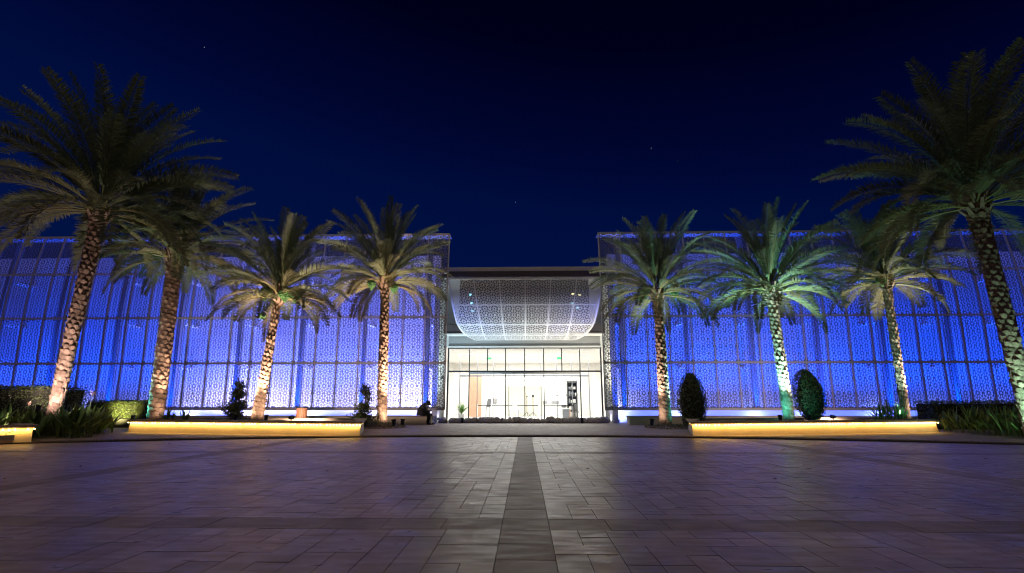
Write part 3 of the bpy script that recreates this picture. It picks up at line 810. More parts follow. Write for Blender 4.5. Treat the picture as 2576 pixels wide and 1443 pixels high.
# meter box on the far-left planter
_d = (Vector((-12.93, 13.25)) - Vector((-15.30, 10.40))).normalized(); _n = Vector((_d.y, -_d.x))
t = thing('meter_box', 'small grey electrical box on the face of the far left planter', 'electrical box', (-13.12 + _n.x * 0.06, 13.02 + _n.y * 0.06, 0.10), atan2(_d.y, _d.x))
b = MB(); b.bbox(-0.36, -0.02, -0.04, 0.03, 0.0, 0.13, 0.008); b.build('case', M_GREY, t, local=True)
b = MB(); b.box(-0.30, -0.05, -0.046, -0.041, 0.02, 0.11); b.build('cover', mat('grey_cover', (0.22, 0.22, 0.21), rough=0.5), t, local=True)
b = MB(); b.tube([(-0.19, -0.05, 0.13), (-0.19, -0.04, 0.18), (-0.10, -0.03, 0.20), (-0.06, -0.03, 0.23)], 0.009, 6); b.build('cable', M_BLACK, t, local=True)

# ------------------------------------------------------------------ palms
def palm_trunk(base, top, r0, r1, seed, bulge=1.0, rows_per_m=6.0, bump=0.045, crown_boots=0.9, bend=0.0):
    rr = random.Random(seed)
    base = Vector(base); top = Vector(top); H = (top - base).length
    n = 63; nv = int(H * 34); per = 7
    vs = []; fs = []; tints = []
    rows = H * rows_per_m
    for j in range(nv + 1):
        t = j / nv; z = t * H
        c = base.lerp(top, t) + Vector((bend * sin(t * pi), 0, 0))
        rad = r0 * (1 - t) + r1 * t
        rad *= 1 + 0.16 * max(0, 1 - z / 0.35) ** 2
        up = max(0.0, (z - (H - crown_boots)) / crown_boots)
        rad *= 1 + (bulge - 1) * (1 - (1 - up) ** 2)
        v0 = t * rows
        bscale = bump * (1 + 0.9 * up) * (0.55 + 0.45 * min(1, z / 1.0 + 0.5))
        for i in range(n):
            th = 2 * pi * i / n
            v = v0 + th / pi; row = int(v); fv = v - row
            u = th / (2 * pi) * per + (0.5 if row % 2 else 0.0) + 0.16 * sin(row * 5.3 + seed)
            fu = (u % 1.0) - 0.5
            cell = (int(math.floor(u)) % per) + row * 31
            h = 0.35 + 1.15 * ((sin(cell * 12.9898 + seed) * 43758.5453) % 1.0)
            edge = max(0.0, 1 - (abs(fu) * 2 / (1.45 - 0.62 * fv)) ** 2.4)
            prof = fv ** 0.9 * edge
            cut = 0.72 + 0.28 * ((sin(cell * 78.233 + seed) * 12543.12) % 1.0)
            if fv > cut: prof *= 0.25
            r = rad + bscale * h * prof + 0.010 * noise.noise(Vector((th * 3, z * 6, seed))) + 0.006 * noise.noise(Vector((th * 11, z * 25, seed)))
            vs.append(c + Vector((cos(th) * r, sin(th) * r, 0)))
    mb = MB()
    for j in range(nv):
        t = (j + 0.5) / nv
        for i in range(n):
            k = (i + 1) % n
            th = 2 * pi * (i + 0.5) / n; row = int(t * rows + th / pi); u = th / (2 * pi) * per + (0.5 if row % 2 else 0.0)
            cell = (int(math.floor(u)) % per) + row * 31
            vv = 0.5 + 0.8 * ((sin(cell * 3.17 + seed * 2.3) * 9631.7) % 1.0)
            tints.append((vv, vv * 0.98, vv * 0.95))
            fs.append((j * n + i, j * n + k, (j + 1) * n + k, (j + 1) * n + i))
    mb.v = [p[:] for p in vs]; mb.f = fs; mb.t = tints; mb.mi = [0] * len(fs)
    return mb

def frond(mb, origin, az, e0, L, droop, rr, tint, pairs=58, lw=0.030, ll=0.40, twist=0.0):
    seg = 16; pts = [Vector(origin)]; dirs = []
    side_curve = rr.uniform(-0.25, 0.25)
    for i in range(seg):
        s = (i + 0.5) / seg
        e = e0 - droop * s ** 1.45; a = az + side_curve * s * s
        d = Vector((cos(e) * cos(a), cos(e) * sin(a), sin(e))); dirs.append(d)
        pts.append(pts[-1] + d * (L / seg))
    rt = tuple(x * y for x, y in zip(tint, (1.35, 1.25, 0.95)))
    mb.tube(pts[::2], [0.028 * (1 - 0.85 * k / 8) for k in range(9)], 4, rt, cap=False)
    for side in (-1, 1):
        for k in range(pairs):
            s = 0.13 + 0.87 * (k + rr.random() * 0.6) / pairs
            f = min(s, 0.999) * seg; i = int(f); p = pts[i].lerp(pts[i + 1], f - i); d = dirs[i]
            a = az + pi / 2
            lat = Vector((cos(a), sin(a), 0)); lat = (lat - d * lat.dot(d)).normalized()
            upv = lat.cross(d).normalized()
            if upv.z < 0: upv = -upv
            lat = lat * cos(twist) + upv * sin(twist); upv = lat.cross(d).normalized()
            if upv.z < 0: upv = -upv
            env = min(1.0, 0.45 + 2.6 * (s - 0.13)) * (1.0 if s < 0.6 else 1 - 0.62 * ((s - 0.6) / 0.4) ** 1.3)
            l = ll * env * rr.uniform(0.85, 1.12)
            sweep = radians(48 - 20 * s + rr.uniform(-8, 8)) ; vee = radians(rr.choice((12, 18, 30)) + rr.uniform(-6, 6))
            q = (lat * side * cos(vee) + upv * sin(vee)) * sin(pi / 2 - sweep * 0.9) + d * sin(sweep)
            q.normalize()
            tip = p + q * l - Vector((0, 0, 0.10 * l * rr.random()))
            wv = q.cross(upv * cos(vee) - lat * side * sin(vee))
            if wv.length < 1e-4: wv = d
            wv = wv.normalized() * lw * 0.5
            m = p.lerp(tip, 0.38) + Vector((0, 0, 0.015 * l))
            v = rr.uniform(0.8, 1.2)
            mb.poly([p, m - wv, tip, m + wv], (tint[0] * v, tint[1] * v, tint[2] * v))

def date_bunch(mb, c, rx, h, seed):
    rr = random.Random(seed)
    for k in range(300):
        t = rr.random(); a = rr.uniform(0, 2 * pi)
        prof = sin(min(1, t * 1.15) * pi * 0.86 + 0.25) * rx
        r = prof * rr.uniform(0.75, 1.03)
        p = Vector(c) + Vector((cos(a) * r, sin(a) * r, -t * h)); s = rr.uniform(0.022, 0.04)
        mb.mesh([p + Vector(q) * s for q in ((1, 0, 0), (0, 1, 0), (-1, 0, 0), (0, -1, 0), (0, 0, 1.4), (0, 0, -1.4))],
                [(0, 1, 4), (1, 2, 4), (2, 3, 4), (3, 0, 4), (1, 0, 5), (2, 1, 5), (3, 2, 5), (0, 3, 5)])

def palm(label, base, top, r0, r1, L, seed, nf=46, bulge=1.25, dates=(), ll=0.42, up_bias=0.0, bend=0.0, tintk=1.0, low=-0.55, wind=0.0):
    t = thing('palm_tree', label, 'palm tree', base)
    rr = random.Random(seed)
    tr = palm_trunk(base, top, r0, r1, seed, bulge, bend=bend); o = tr.build('trunk', M_TRUNK, t, smooth=False)
    mb = MB(); c = Vector(top)
    for k in range(nf):
        q = (k + 0.5) / nf                     # 0 youngest, upright; 1 oldest, hanging
        az = k * 2.399963 + rr.uniform(-0.25, 0.25)
        e0 = radians(86 - 92 * q ** 0.92 + rr.uniform(-7, 7)) + up_bias
        e0 = max(e0, low * 0.5)
        droop = radians(22 + 60 * min(1, q * 1.25) + rr.uniform(-14, 14))
        if e0 < radians(25): droop *= 0.85
        l = L * (0.80 + 0.24 * sin(pi * min(1, q * 1.2 + 0.15))) * rr.uniform(0.92, 1.06)
        az += wind * cos(az) * 0.3
        a = rr.random()
        g1 = (0.78, 1.0, 0.85); g2 = (1.18, 0.98, 0.68)       # grey green to straw
        w = min(1, max(0, (q - 0.45) * 1.3 + (a - 0.5) * 0.7))
        v = rr.uniform(0.75, 1.2) * tintk
        tint = tuple((x * (1 - w) + y * w) * v for x, y in zip(g1, g2))
        rad = r1 * bulge * (0.35 + 0.6 * q)
        org = c + Vector((cos(az) * rad, sin(az) * rad, 0.28 - 0.62 * q))
        frond(mb, org, az, e0, l, droop, rr, tint, pairs=int(29 * L), lw=0.036, ll=1.14 * ll * (0.85 + 0.2 * rr.random()), twist=rr.uniform(-0.6, 0.6))
    mb.build('crown', M_FROND, t)
    # broken leaf bases at the neck
    nk = MB()
    for k in range(34):
        az = k * 2.399963 + 0.4; zz = -0.50 + 0.62 * (k % 17) / 17
        r = r1 * bulge * 0.92; p = c + Vector((cos(az) * r, sin(az) * r, zz - 0.1))
        tip = p + Vector((cos(az) * 0.16, sin(az) * 0.16, rr.uniform(0.16, 0.34))); lat = Vector((-sin(az), cos(az), 0)) * 0.05
        up = Vector((cos(az), sin(az), 0)) * 0.03
        nk.mesh([p - lat * 1.3, p + lat * 1.3, tip + lat * 0.8, tip - lat * 0.8, p - lat * 1.3 + up, p + lat * 1.3 + up, tip + lat * 0.8 + up * 0.5, tip - lat * 0.8 + up * 0.5],
                [(0, 1, 2, 3), (7, 6, 5, 4), (0, 4, 5, 1), (1, 5, 6, 2), (2, 6, 7, 3), (3, 7, 4, 0)], (rr.uniform(0.8, 1.5),) * 3)
    nk.build('leaf_bases', M_TRUNK, t)
    for i, (dx, dy, dz, rx, h) in enumerate(dates):
        db = MB(); p = c + Vector((dx, dy, dz))
        date_bunch(db, p, rx, h, seed + i)
        st = [c + Vector((dx * 0.2, dy * 0.2, 0.1)), c + Vector((dx * 0.75, dy * 0.75, 0.12)), p + Vector((0, 0, 0.02))]
        db.tube(st, [0.03, 0.025, 0.02], 5); db.build('date_bunch', M_DATES, t)
    return t

palm('tall date palm at the far left with a wide dark crown', (-14.85, 15.8, 0.0), (-14.66, 15.8, 7.75), 0.165, 0.215, 4.3, 11, nf=80, bulge=1.30, ll=0.50, low=-0.7)
palm('leaning palm with thick dark trunk beside the left end of the planter', (-13.72, 18.75, 0.36), (-13.95, 18.75, 6.95), 0.25, 0.26, 3.5, 22, nf=60, bulge=1.2, low=-0.8)
palm('palm with hanging green date bunches in the middle of the left planter', (-9.98, 18.9, 0.36), (-9.65, 18.9, 5.35), 0.20, 0.105, 3.1, 33, nf=50, bulge=1.05,
     dates=((-0.42, -0.25, 0.06, 0.23, 0.50), (0.36, -0.25, 0.04, 0.25, 0.52), (0.68, 0.0, 0.0, 0.22, 0.48), (-0.45, -0.25, -0.95, 0.13, 0.2)))
palm('palm on a stony mound just left of the entrance', (-6.14, 22.0, 0.12), (-6.38, 22.0, 6.65), 0.205, 0.175, 3.55, 44, nf=52, bulge=1.25,
     dates=((-0.55, -0.2, -0.15, 0.17, 0.45), (0.50, -0.2, -0.35, 0.17, 0.42)))
palm('palm just right of the entrance rising from a small stone-edged bed', (6.10, 22.5, 0.06), (6.15, 22.5, 6.15), 0.245, 0.185, 3.5, 57, nf=50, bulge=1.35,
     dates=((-0.62, -0.2, 0.05, 0.20, 0.50), (0.75, -0.1, 0.08, 0.20, 0.52), (-0.75, 0.1, -0.2, 0.16, 0.35)))
palm('palm with turquoise lit trunk in the right planter between two oval shrubs', (9.90, 19.5, 0.36), (9.78, 19.5, 5.60), 0.185, 0.165, 3.25, 63, nf=56, bulge=1.55)
palm('slim palm near the right end of the right planter', (14.35, 19.7, 0.36), (14.50, 19.7, 6.00), 0.135, 0.125, 3.0, 75, nf=48, bulge=1.1,
     dates=((-0.35, -0.25, -0.05, 0.18, 0.4),))
palm('tall date palm at the far right with its crown cut by the frame', (14.42, 15.0, 0.0), (14.22, 15.0, 7.35), 0.20, 0.225, 4.4, 86, nf=74, bulge=1.30, ll=0.50, up_bias=0.06)

# ------------------------------------------------------------------ floodlights aimed at the palms
WARM = (1.0, 0.72, 0.52); PINK = (1.0, 0.74, 0.68); TEAL = (0.10, 0.95, 0.80); GREEN = (0.20, 1.0, 0.62); CYAN = (0.25, 0.85, 1.0)
lens_m = {}
def floodlight(loc, target, power, color, label, angle=58, glow=1.6, scale=1.0, pole=0.16, base=0, mix=0.5):
    loc = Vector(loc); d = (Vector(target) - loc).normalized()
    t = thing('floodlight', label, 'floodlight', loc, 0, 'garden floodlights')
    head = loc + Vector((0, 0, pole)); s = scale
    q = d.to_track_quat('Z', 'Y').to_matrix()
    def T(p): return head + q @ Vector(p) * s
    b = MB(); prof = [(0.035, -0.13), (0.06, -0.10), (0.066, 0.03), (0.082, 0.06), (0.082, 0.085)]
    vs = []; fs = []; n = 14
    for r, z in prof:
        for k in range(n): vs.append(T((r * cos(2 * pi * k / n), r * sin(2 * pi * k / n), z)))
    for k in range(len(prof) - 1):
        for i in range(n): fs.append((k * n + i, k * n + (i + 1) % n, (k + 1) * n + (i + 1) % n, (k + 1) * n + i))
    fs.append(tuple(range(n - 1, -1, -1)))
    b.mesh(vs, fs); b.build('housing', M_BLACK, t)
    key = tuple(round(c, 2) for c in color) + (glow,)
    if key not in lens_m: lens_m[key] = mat('lit_lens_%d' % len(lens_m), color, emit=color, emit_str=glow)
    b = MB(); b.poly([T((0.078 * cos(2 * pi * k / n), 0.078 * sin(2 * pi * k / n), 0.07)) for k in range(n)]); b.build('lens', lens_m[key], t)
    b = MB(); b.tube([loc - Vector((0, 0, 0.05)), loc + Vector((0, 0, pole * 0.5)), head - d * 0.08 * s], 0.016, 8)
    b.lathe([(0.06, -0.004), (0.06, 0.012), (0.02, 0.016)], 12, loc); b.build('stake', M_BLACK, t)
    pale = tuple((1 - mix) * c + 0.72 * mix for c in color) if color[0] < 0.6 else color
    l = spot_light('flood_beam', T((0, 0, 0.10)) - loc, Vector((0, 0, 0)), power, pale, angle, 0.9, 0.06)
    l.parent = t; l.rotation_euler = d.to_track_quat('-Z', 'Y').to_euler()
    if base:        # the wide, weak part of the same lamp's beam
        d2 = Vector((d.x, d.y, 0)).normalized() + Vector((0, 0, 1.0))
        w = spot_light('flood_spill', l.location, Vector((0, 0, 0)), base, color, 140, 0.9, 0.06)
        w.parent = t; w.rotation_euler = d2.to_track_quat('-Z', 'Y').to_euler()
    return t
P1 = (-14.68, 15.8, 7.0); P2 = (-13.9, 18.75, 6.4); P3 = (-9.7, 18.9, 5.0); P4 = (-6.35, 22.0, 6.0); P5 = (6.15, 22.5, 5.7); P6 = (9.8, 19.5, 5.2); P7 = (14.48, 19.7, 5.6); P8 = (14.25, 15.0, 6.8)
floodlight((-14.35, 14.75, 0.72), P1, 364, PINK, 'floodlight hidden in the leaves in front of the far left palm', base=420)
floodlight((-15.25, 13.95, 0.25), (-14.6, 15.9, 0.7), 75, (1.0, 0.86, 0.74), 'low floodlight among the broad leaves in front of the far left palm', angle=130)
floodlight((-13.95, 15.6, 0.2), P1, 224, TEAL, 'turquoise floodlight beside the far left palm', base=30)
floodlight((-14.35, 18.45, 0.36), P2, 595, TEAL, 'turquoise floodlight left of the leaning palm trunk', base=125)
floodlight((-13.05, 18.35, 0.36), P2, 807, WARM, 'floodlight right of the leaning palm trunk', base=40)
floodlight((-10.45, 18.35, 0.36), P3, 2419, WARM, 'floodlight at the foot of the date palm, left one', base=105)
floodlight((-9.35, 18.35, 0.36), P3, 2419, WARM, 'floodlight at the foot of the date palm, right one', base=105)
floodlight((-8.55, 18.6, 0.36), (-8.3, 24.6, 0.2), 620, WARM, 'low floodlight in the left planter turned to the bench', angle=120)
floodlight((-5.46, 21.35, 0.06), P4, 4972, WARM, 'black floodlight seen from behind on the left mound', pole=0.2, scale=1.3, base=190)
floodlight((-5.30, 22.2, 0.06), (-4.9, 22.8, 6.0), 50, TEAL, 'turquoise floodlight leaning right on the left mound', pole=0.2, scale=1.3)
floodlight((5.38, 21.95, 0.04), P5, 1615, (1.0, 0.80, 0.66), 'black floodlight left of the palm in the stone-edged bed', pole=0.24, scale=1.3, base=55)
floodlight((6.85, 22.25, 0.04), P5, 2210, TEAL, 'turquoise floodlight right of the palm in the stone-edged bed', pole=0.24, scale=1.3, base=40)
floodlight((9.3, 18.95, 0.36), P6, 2937, TEAL, 'turquoise floodlight left of the turquoise lit trunk', base=100, mix=0.32)
floodlight((10.3, 18.85, 0.36), P6, 2937, (0.55, 0.95, 0.80), 'turquoise floodlight right of the turquoise lit trunk', base=22)
floodlight((14.9, 19.2, 0.36), P7, 2496, (1.0, 0.82, 0.68), 'floodlight right of the slim palm in the right planter', base=75)
floodlight((13.75, 19.2, 0.36), P7, 1459, TEAL, 'turquoise floodlight left of the slim palm', base=10)
floodlight((12.0, 20.3, 0.36), (12.0, 24.6, 0.2), 620, WARM, 'low floodlight in the right planter turned to the bench', angle=120)
floodlight((14.0, 14.25, 0.15), P8, 300, (0.42, 1.0, 0.72), 'green floodlight hidden in the plants at the far right palm', base=320, mix=0.2)
floodlight((15.9, 15.2, 0.3), (15.6, 16.6, 0.6), 40, (0.5, 1.0, 0.55), 'low green floodlight among the strap leaves at the right edge', angle=130)
floodlight((-3.25, 26.6, 0.04), (-2.6, 27.2, 6.0), 1350, (0.45, 0.85, 1.0), 'floodlight among the sandbags at the left of the glass front', angle=120, scale=1.2)
floodlight((2.95, 26.6, 0.04), (2.6, 27.2, 6.0), 1350, (1.0, 0.92, 0.74), 'floodlight among the sandbags at the right of the glass front', angle=120, scale=1.2)

# ------------------------------------------------------------------ beds around the two middle palms
def bed(cx, cy, rx, ry, h, label, seed):
    rr = random.Random(seed)
    t = thing('planting_bed', label, 'planting bed', (cx, cy, 0.03))
    mb = MB(); vs = [(cx, cy, 0.035 + h)]; fs = []; n = 48; R = 7
    for j in range(1, R + 1):
        q = j / R
        for i in range(n):
            a = 2 * pi * i / n; wob = 1 + 0.14 * noise.noise(Vector((cos(a) * 1.6, sin(a) * 1.6, seed)))
            x = cx + rx * q * wob * cos(a); y = cy + ry * q * wob * sin(a)
            vs.append((x, y, 0.034 + h * (1 - q * q) ** 1.3 * (1 if q < 1 else 0) + (0.03 * noise.noise(Vector((x * 4, y * 4, 1))) if q < 1 else 0)))
    for i in range(n): fs.append((0, 1 + i, 1 + (i + 1) % n))
    for j in range(R - 1):
        for i in range(n): fs.append((1 + j * n + i, 1 + (j + 1) * n + i, 1 + (j + 1) * n + (i + 1) % n, 1 + j * n + (i + 1) % n))
    mb.mesh(vs, fs); mb.build('soil', M_SOIL, t, smooth=True)
    st = MB()
    for k in range(46):
        a = rr.uniform(pi, 2 * pi) if k < 36 else rr.uniform(0, pi); q = rr.uniform(0.82, 1.0)
        c = Vector((cx + rx * q * cos(a), cy + ry * q * sin(a), 0.05)); s = rr.uniform(0.035, 0.085)
        vv = [c + Vector((dx * rr.uniform(0.7, 1.4), dy * rr.uniform(0.7, 1.2), dz * rr.uniform(0.6, 1))) * s for dx, dy, dz in ((1, 0, 0), (0.6, 0.8, 0), (-0.7, 0.7, 0), (-1, -0.1, 0), (-0.5, -0.9, 0), (0.6, -0.8, 0), (0.2, 0.1, 0.9), (0, 0, -0.6))]
        v = rr.uniform(0.7, 2.2)
        st.mesh(vv, [(i, (i + 1) % 6, 6) for i in range(6)] + [((i + 1) % 6, i, 7) for i in range(6)], (v, v, v))
    o = st.build('edging_stones', mat('pale_edging_stone', (0.20, 0.17, 0.15), rough=0.85, attr=True), t); o['kind'] = 'stuff'
    gc = MB()
    for k in range(620):
        a = rr.uniform(0, 2 * pi); q = sqrt(rr.random()) * 0.95
        c = Vector((cx + rx * q * cos(a), cy + ry * q * sin(a), 0.04 + h * (1 - q * q)))
        d = Vector((rr.uniform(-1, 1), rr.uniform(-1, 1), rr.uniform(0.2, 1.2))).normalized() * rr.uniform(0.05, 0.14); w = Vector((-d.y, d.x, 0)).normalized() * 0.014
        v = rr.uniform(0.5, 1.7)
        gc.poly([c - w, c + w, c + d + w * 0.5, c + d - w * 0.5], (v * 1.25, v, v * 0.75))
    o = gc.build('ground_cover', M_DLEAF, t); o['kind'] = 'stuff'
bed(-6.35, 21.6, 1.35, 1.15, 0.20, 'low soil mound with scrappy ground cover under the palm left of the entrance', 2)
bed(6.35, 21.7, 1.35, 1.35, 0.07, 'small flat bed ringed with pale stones under the palm right of the entrance', 3)

# ------------------------------------------------------------------ shrubs and hedges
def leaf_quad(mb, p, n, size, rr, tint):
    n = n.normalized(); a = Vector((rr.uniform(-1, 1), rr.uniform(-1, 1), rr.uniform(-0.4, 1))); u = (a - n * a.dot(n))
    if u.length < 1e-3: u = Vector((1, 0, 0))
    u.normalize(); v = n.cross(u)
    l, w = size, size * 0.42
    mb.poly([p - u * l * 0.5, p + v * w * 0.5, p + u * l * 0.5, p - v * w * 0.5], tint)
def hedge(label, x0, x1, y0, y1, z0, z1, n, size, seed, m, rnd_edge=0.08, cat='hedge', group=None):
    rr = random.Random(seed)
    t = thing('hedge', label, cat, ((x0 + x1) / 2, (y0 + y1) / 2, z0), 0, group)
    mb = MB(); core = MB(); core.box(x0 + 0.1, x1 - 0.1, y0 + 0.1, y1 - 0.1, z0, z1 - 0.1); core.build('branches', mat('dark_twigs', (0.02, 0.022, 0.012), rough=0.95), t)
    A = [(x1 - x0) * (z1 - z0), (y1 - y0) * (z1 - z0), (y1 - y0) * (z1 - z0), (x1 - x0) * (y1 - y0)]
    tot = sum(A)
    for k in range(n):
        q = rr.random() * tot
        if q < A[0]: p = Vector((rr.uniform(x0, x1), y0, rr.uniform(z0, z1))); nn = Vector((0, -1, 0))
        elif q < A[0] + A[1]: p = Vector((x0, rr.uniform(y0, y1), rr.uniform(z0, z1))); nn = Vector((-1, 0, 0))
        elif q < A[0] + A[1] + A[2]: p = Vector((x1, rr.uniform(y0, y1), rr.uniform(z0, z1))); nn = Vector((1, 0, 0))
        else: p = Vector((rr.uniform(x0, x1), rr.uniform(y0, y1), z1)); nn = Vector((0, 0, 1))
        # rounded arrises and a wavy clip
        cx = Vector((min(max(p.x, x0 + 0.12), x1 - 0.12), min(max(p.y, y0 + 0.12), y1 - 0.12), min(p.z, z1 - 0.12)))
        dd = p - cx
        if dd.length > 0.12: p = cx + dd.normalized() * 0.12
        p += nn * (0.045 * noise.noise(p * 3.1) + rr.uniform(-0.10, 0.03))
        nn = nn + Vector((rr.gauss(0, 0.55), rr.gauss(0, 0.55), rr.gauss(0.15, 0.55)))
        v = rr.uniform(0.55, 1.45)
        leaf_quad(mb, p, nn, size * rr.uniform(0.7, 1.3), rr, (v * rr.uniform(0.9, 1.15), v, v * 0.8))
    mb.build('foliage', m, t)
    return t
hedge('tall square clipped hedge at the left edge of the picture', -19.6, -15.05, 15.4, 17.2, 0.03, 1.56, 7000, 0.075, 4, M_DLEAF)
hedge('low clipped hedge lit yellow green behind the left plants', -18.8, -16.2, 21.4, 22.6, 0.40, 1.13, 6500, 0.065, 5, M_LEAF)
b = MB(); b.bbox(-18.9, -16.0, 21.3, 22.8, 0.03, 0.39, 0.02); tag(b.build('hedge_base', mat('hedge_shadow_dark', (0.05, 0.045, 0.04), rough=0.9)), 'dark low base standing for the shadow under the yellow green lit hedge', 'trough')  # near-black block stands for the shadow below the hedge
hedge('long dark clipped hedge behind the plants at the right', 16.2, 22.5, 20.6, 21.8, 0.03, 1.10, 7500, 0.075, 6, M_DLEAF)
spot_light('hedge_beam', (-17.2, 20.5, 0.35), (-17.1, 21.6, 0.85), 620, (1.0, 0.92, 0.35), 80, 0.95)

def oval_shrub(label, cx, cy, z0, h, rx, seed, lean=0.0):
    rr = random.Random(seed)
    t = thing('oval_shrub', label, 'shrub', (cx, cy, z0), 0)
    core = MB(); N = 12
    def rad(q): return rx * (sin(min(1, q * 1.0) ** 0.75 * pi) ** 0.42 if 0 < q < 1 else 0.05) * (0.80 + 0.2 * min(1, q * 2.2))
    core.lathe([(max(0.03, rad(k / N) - 0.11), h * k / N) for k in range(N + 1)], 18, (cx, cy, z0)); core.build('branches', mat('dark_twigs', (0.02, 0.022, 0.012), rough=0.95), t)
    mb = MB()
    for k in range(4200):
        q = rr.random(); a = rr.uniform(0, 2 * pi); r = rad(q) * (1 + 0.13 * noise.noise(Vector((cos(a) * 2.4, sin(a) * 2.4, q * 6 + seed)))) + rr.uniform(-0.09, 0.02) + (0.07 * rr.random() if rr.random() < 0.06 else 0)
        p = Vector((cx + lean * q * h + r * cos(a), cy + r * sin(a), z0 + q * h + rr.uniform(-0.02, 0.03)))
        n = Vector((cos(a), sin(a), (q - 0.45) * 1.3)) + Vector((rr.gauss(0, 0.5), rr.gauss(0, 0.5), rr.gauss(0.1, 0.5)))
        v = rr.uniform(0.5, 1.5)
        leaf_quad(mb, p, n, rr.uniform(0.055, 0.10), rr, (v * rr.uniform(0.9, 1.2), v, v * 0.8))
    mb.build('foliage', M_DLEAF, t)
oval_shrub('dark oval clipped shrub at the left end of the right planter', 6.50, 20.0, 0.10, 2.08, 0.56, 7)
oval_shrub('dark oval clipped shrub in the right planter beside the turquoise lit palm', 11.0, 19.9, 0.36, 1.93, 0.56, 8, lean=-0.06)

def cone_shrub(label, cx, cy, z0, h, rb, seed):
    rr = random.Random(seed)
    t = thing('cone_shrub', label, 'shrub', (cx, cy, z0))
    st = MB(); st.tube([(cx, cy, z0), (cx + 0.02, cy, z0 + h * 0.5), (cx, cy, z0 + h * 0.9)], [0.03, 0.022, 0.008], 6)
    tips = []
    for k in range(64):
        q = rr.random() ** 1.25; a = rr.uniform(0, 2 * pi)
        r = (rb * (1 - q) ** 0.8 if q < 0.28 else rb * 0.50 * (1 - (q - 0.28) * 0.55)) * rr.uniform(0.55, 1.1)
        p0 = Vector((cx, cy, z0 + q * h * 0.92)); p1 = p0 + Vector((cos(a) * r, sin(a) * r, r * rr.uniform(0.2, 0.9)))
        st.tube([p0, p1], [0.009, 0.004], 4, cap=False); tips.append((p0, p1))
    st.build('stem', M_STEM, t)
    mb = MB()
    for p0, p1 in tips:
        for k in range(62):
            p = p0.lerp(p1, rr.uniform(0.3, 1.08)) + Vector((rr.gauss(0, 0.055), rr.gauss(0, 0.055), rr.gauss(0, 0.055)))
            v = rr.uniform(0.5, 1.5)
            leaf_quad(mb, p, Vector((rr.gauss(0, 1), rr.gauss(0, 1), rr.gauss(0.4, 1))), rr.uniform(0.06, 0.11), rr, (v, v, v * 0.85))
    mb.build('foliage', M_DLEAF, t)
cone_shrub('loose dark shrub tapering upward in the left planter', -11.10, 19.5, 0.36, 1.50, 0.62, 12)
cone_shrub('loose dark shrub tapering upward beside the palm left of the entrance', -6.55, 20.75, 0.05, 1.75, 0.62, 13)

# ------------------------------------------------------------------ broad leaved plants
def canna_proto(nl, h, spread, lw, seed, flower=False):
    rr = random.Random(seed)
    t = thing('broad_leaved_plant', 'x', 'plant', (0, 0, -50))
    mb = MB()
    for k in range(nl):
        a = rr.uniform(0, 2 * pi); l = h * rr.uniform(0.6, 1.1); tilt = rr.uniform(0.12, 0.75); w = lw * rr.uniform(0.7, 1.2)
        o = Vector((rr.gauss(0, spread * 0.35), rr.gauss(0, spread * 0.35), 0)); lat = Vector((-sin(a), cos(a), 0))
        pts = []; p = o; S = 6
        for i in range(S + 1):
            pts.append(p); e = tilt + 0.9 * (i / S) ** 2 * tilt * 1.6
            p = p + Vector((cos(a) * sin(e), sin(a) * sin(e), cos(e))) * (l / S)
        prof = [0.15, 0.25, 0.75, 1.0, 0.9, 0.55, 0.02]
        v = rr.uniform(0.6, 1.4); tint = (v * rr.uniform(0.85, 1.2), v, v * 0.8)
        for i in range(S):
            w0, w1 = prof[i] * w, prof[i + 1] * w; fold = 0.25
            nrm = Vector((-cos(a), -sin(a), 0)) * fold
            mb.poly([pts[i], pts[i + 1], pts[i + 1] + (lat + nrm) * w1, pts[i] + (lat + nrm) * w0], tint)
            mb.poly([pts[i + 1], pts[i], pts[i] + (-lat + nrm) * w0, pts[i + 1] + (-lat + nrm) * w1], tint)
    ob = mb.data('leaves', M_CANNA); link_mesh('leaves', ob, t)
    if flower:
        fb = MB(); fb.tube([(0, 0, 0), (0.03, 0, h * 0.7), (0.05, 0, h * 1.35)], [0.012, 0.01, 0.006], 5); link_mesh('stalk', fb.data('stalk', M_CANNA), t)
        fb = MB()
        for k in range(9):
            a = k * 2.4; p = Vector((0.05, 0, h * 1.30 + 0.012 * k)); q = p + Vector((cos(a) * 0.07, sin(a) * 0.07, 0.06)); wv = Vector((-sin(a), cos(a), 0)) * 0.028
            fb.poly([p, p.lerp(q, 0.6) - wv, q, p.lerp(q, 0.6) + wv])
        link_mesh('flower', fb.data('flower', M_FLOWER), t)
    return t
protos = [canna_proto(34, 0.78, 0.5, 0.055, s) for s in (1, 2, 3)] + [canna_proto(30, 0.74, 0.5, 0.06, 4, True)]
strap = [canna_proto(60, 0.85, 0.55, 0.024, s) for s in (6, 7)]
small = canna_proto(16, 0.55, 0.22, 0.045, 9)
first = {}
def put(pr, x, y, z, label, group=None, s=1.0):
    rz = random.Random(int(x * 977 + y * 331)).uniform(0, 6.28)
    if pr.name not in first:
        first[pr.name] = 1; pr.location = (x, y, z); pr.rotation_euler = (0, 0, rz); pr.scale = (s, s, s); pr['label'] = label
        if group: pr['group'] = group
        return pr
    c = copy_tree(pr, (x, y, z), rz, label, group, s)
    if not group and 'group' in c: del c['group']
    return c
LG = 'broad-leaved plants in the bed at the left'; LL = 'broad upright green plant in the bed around the far left palm'
rr = random.Random(21)
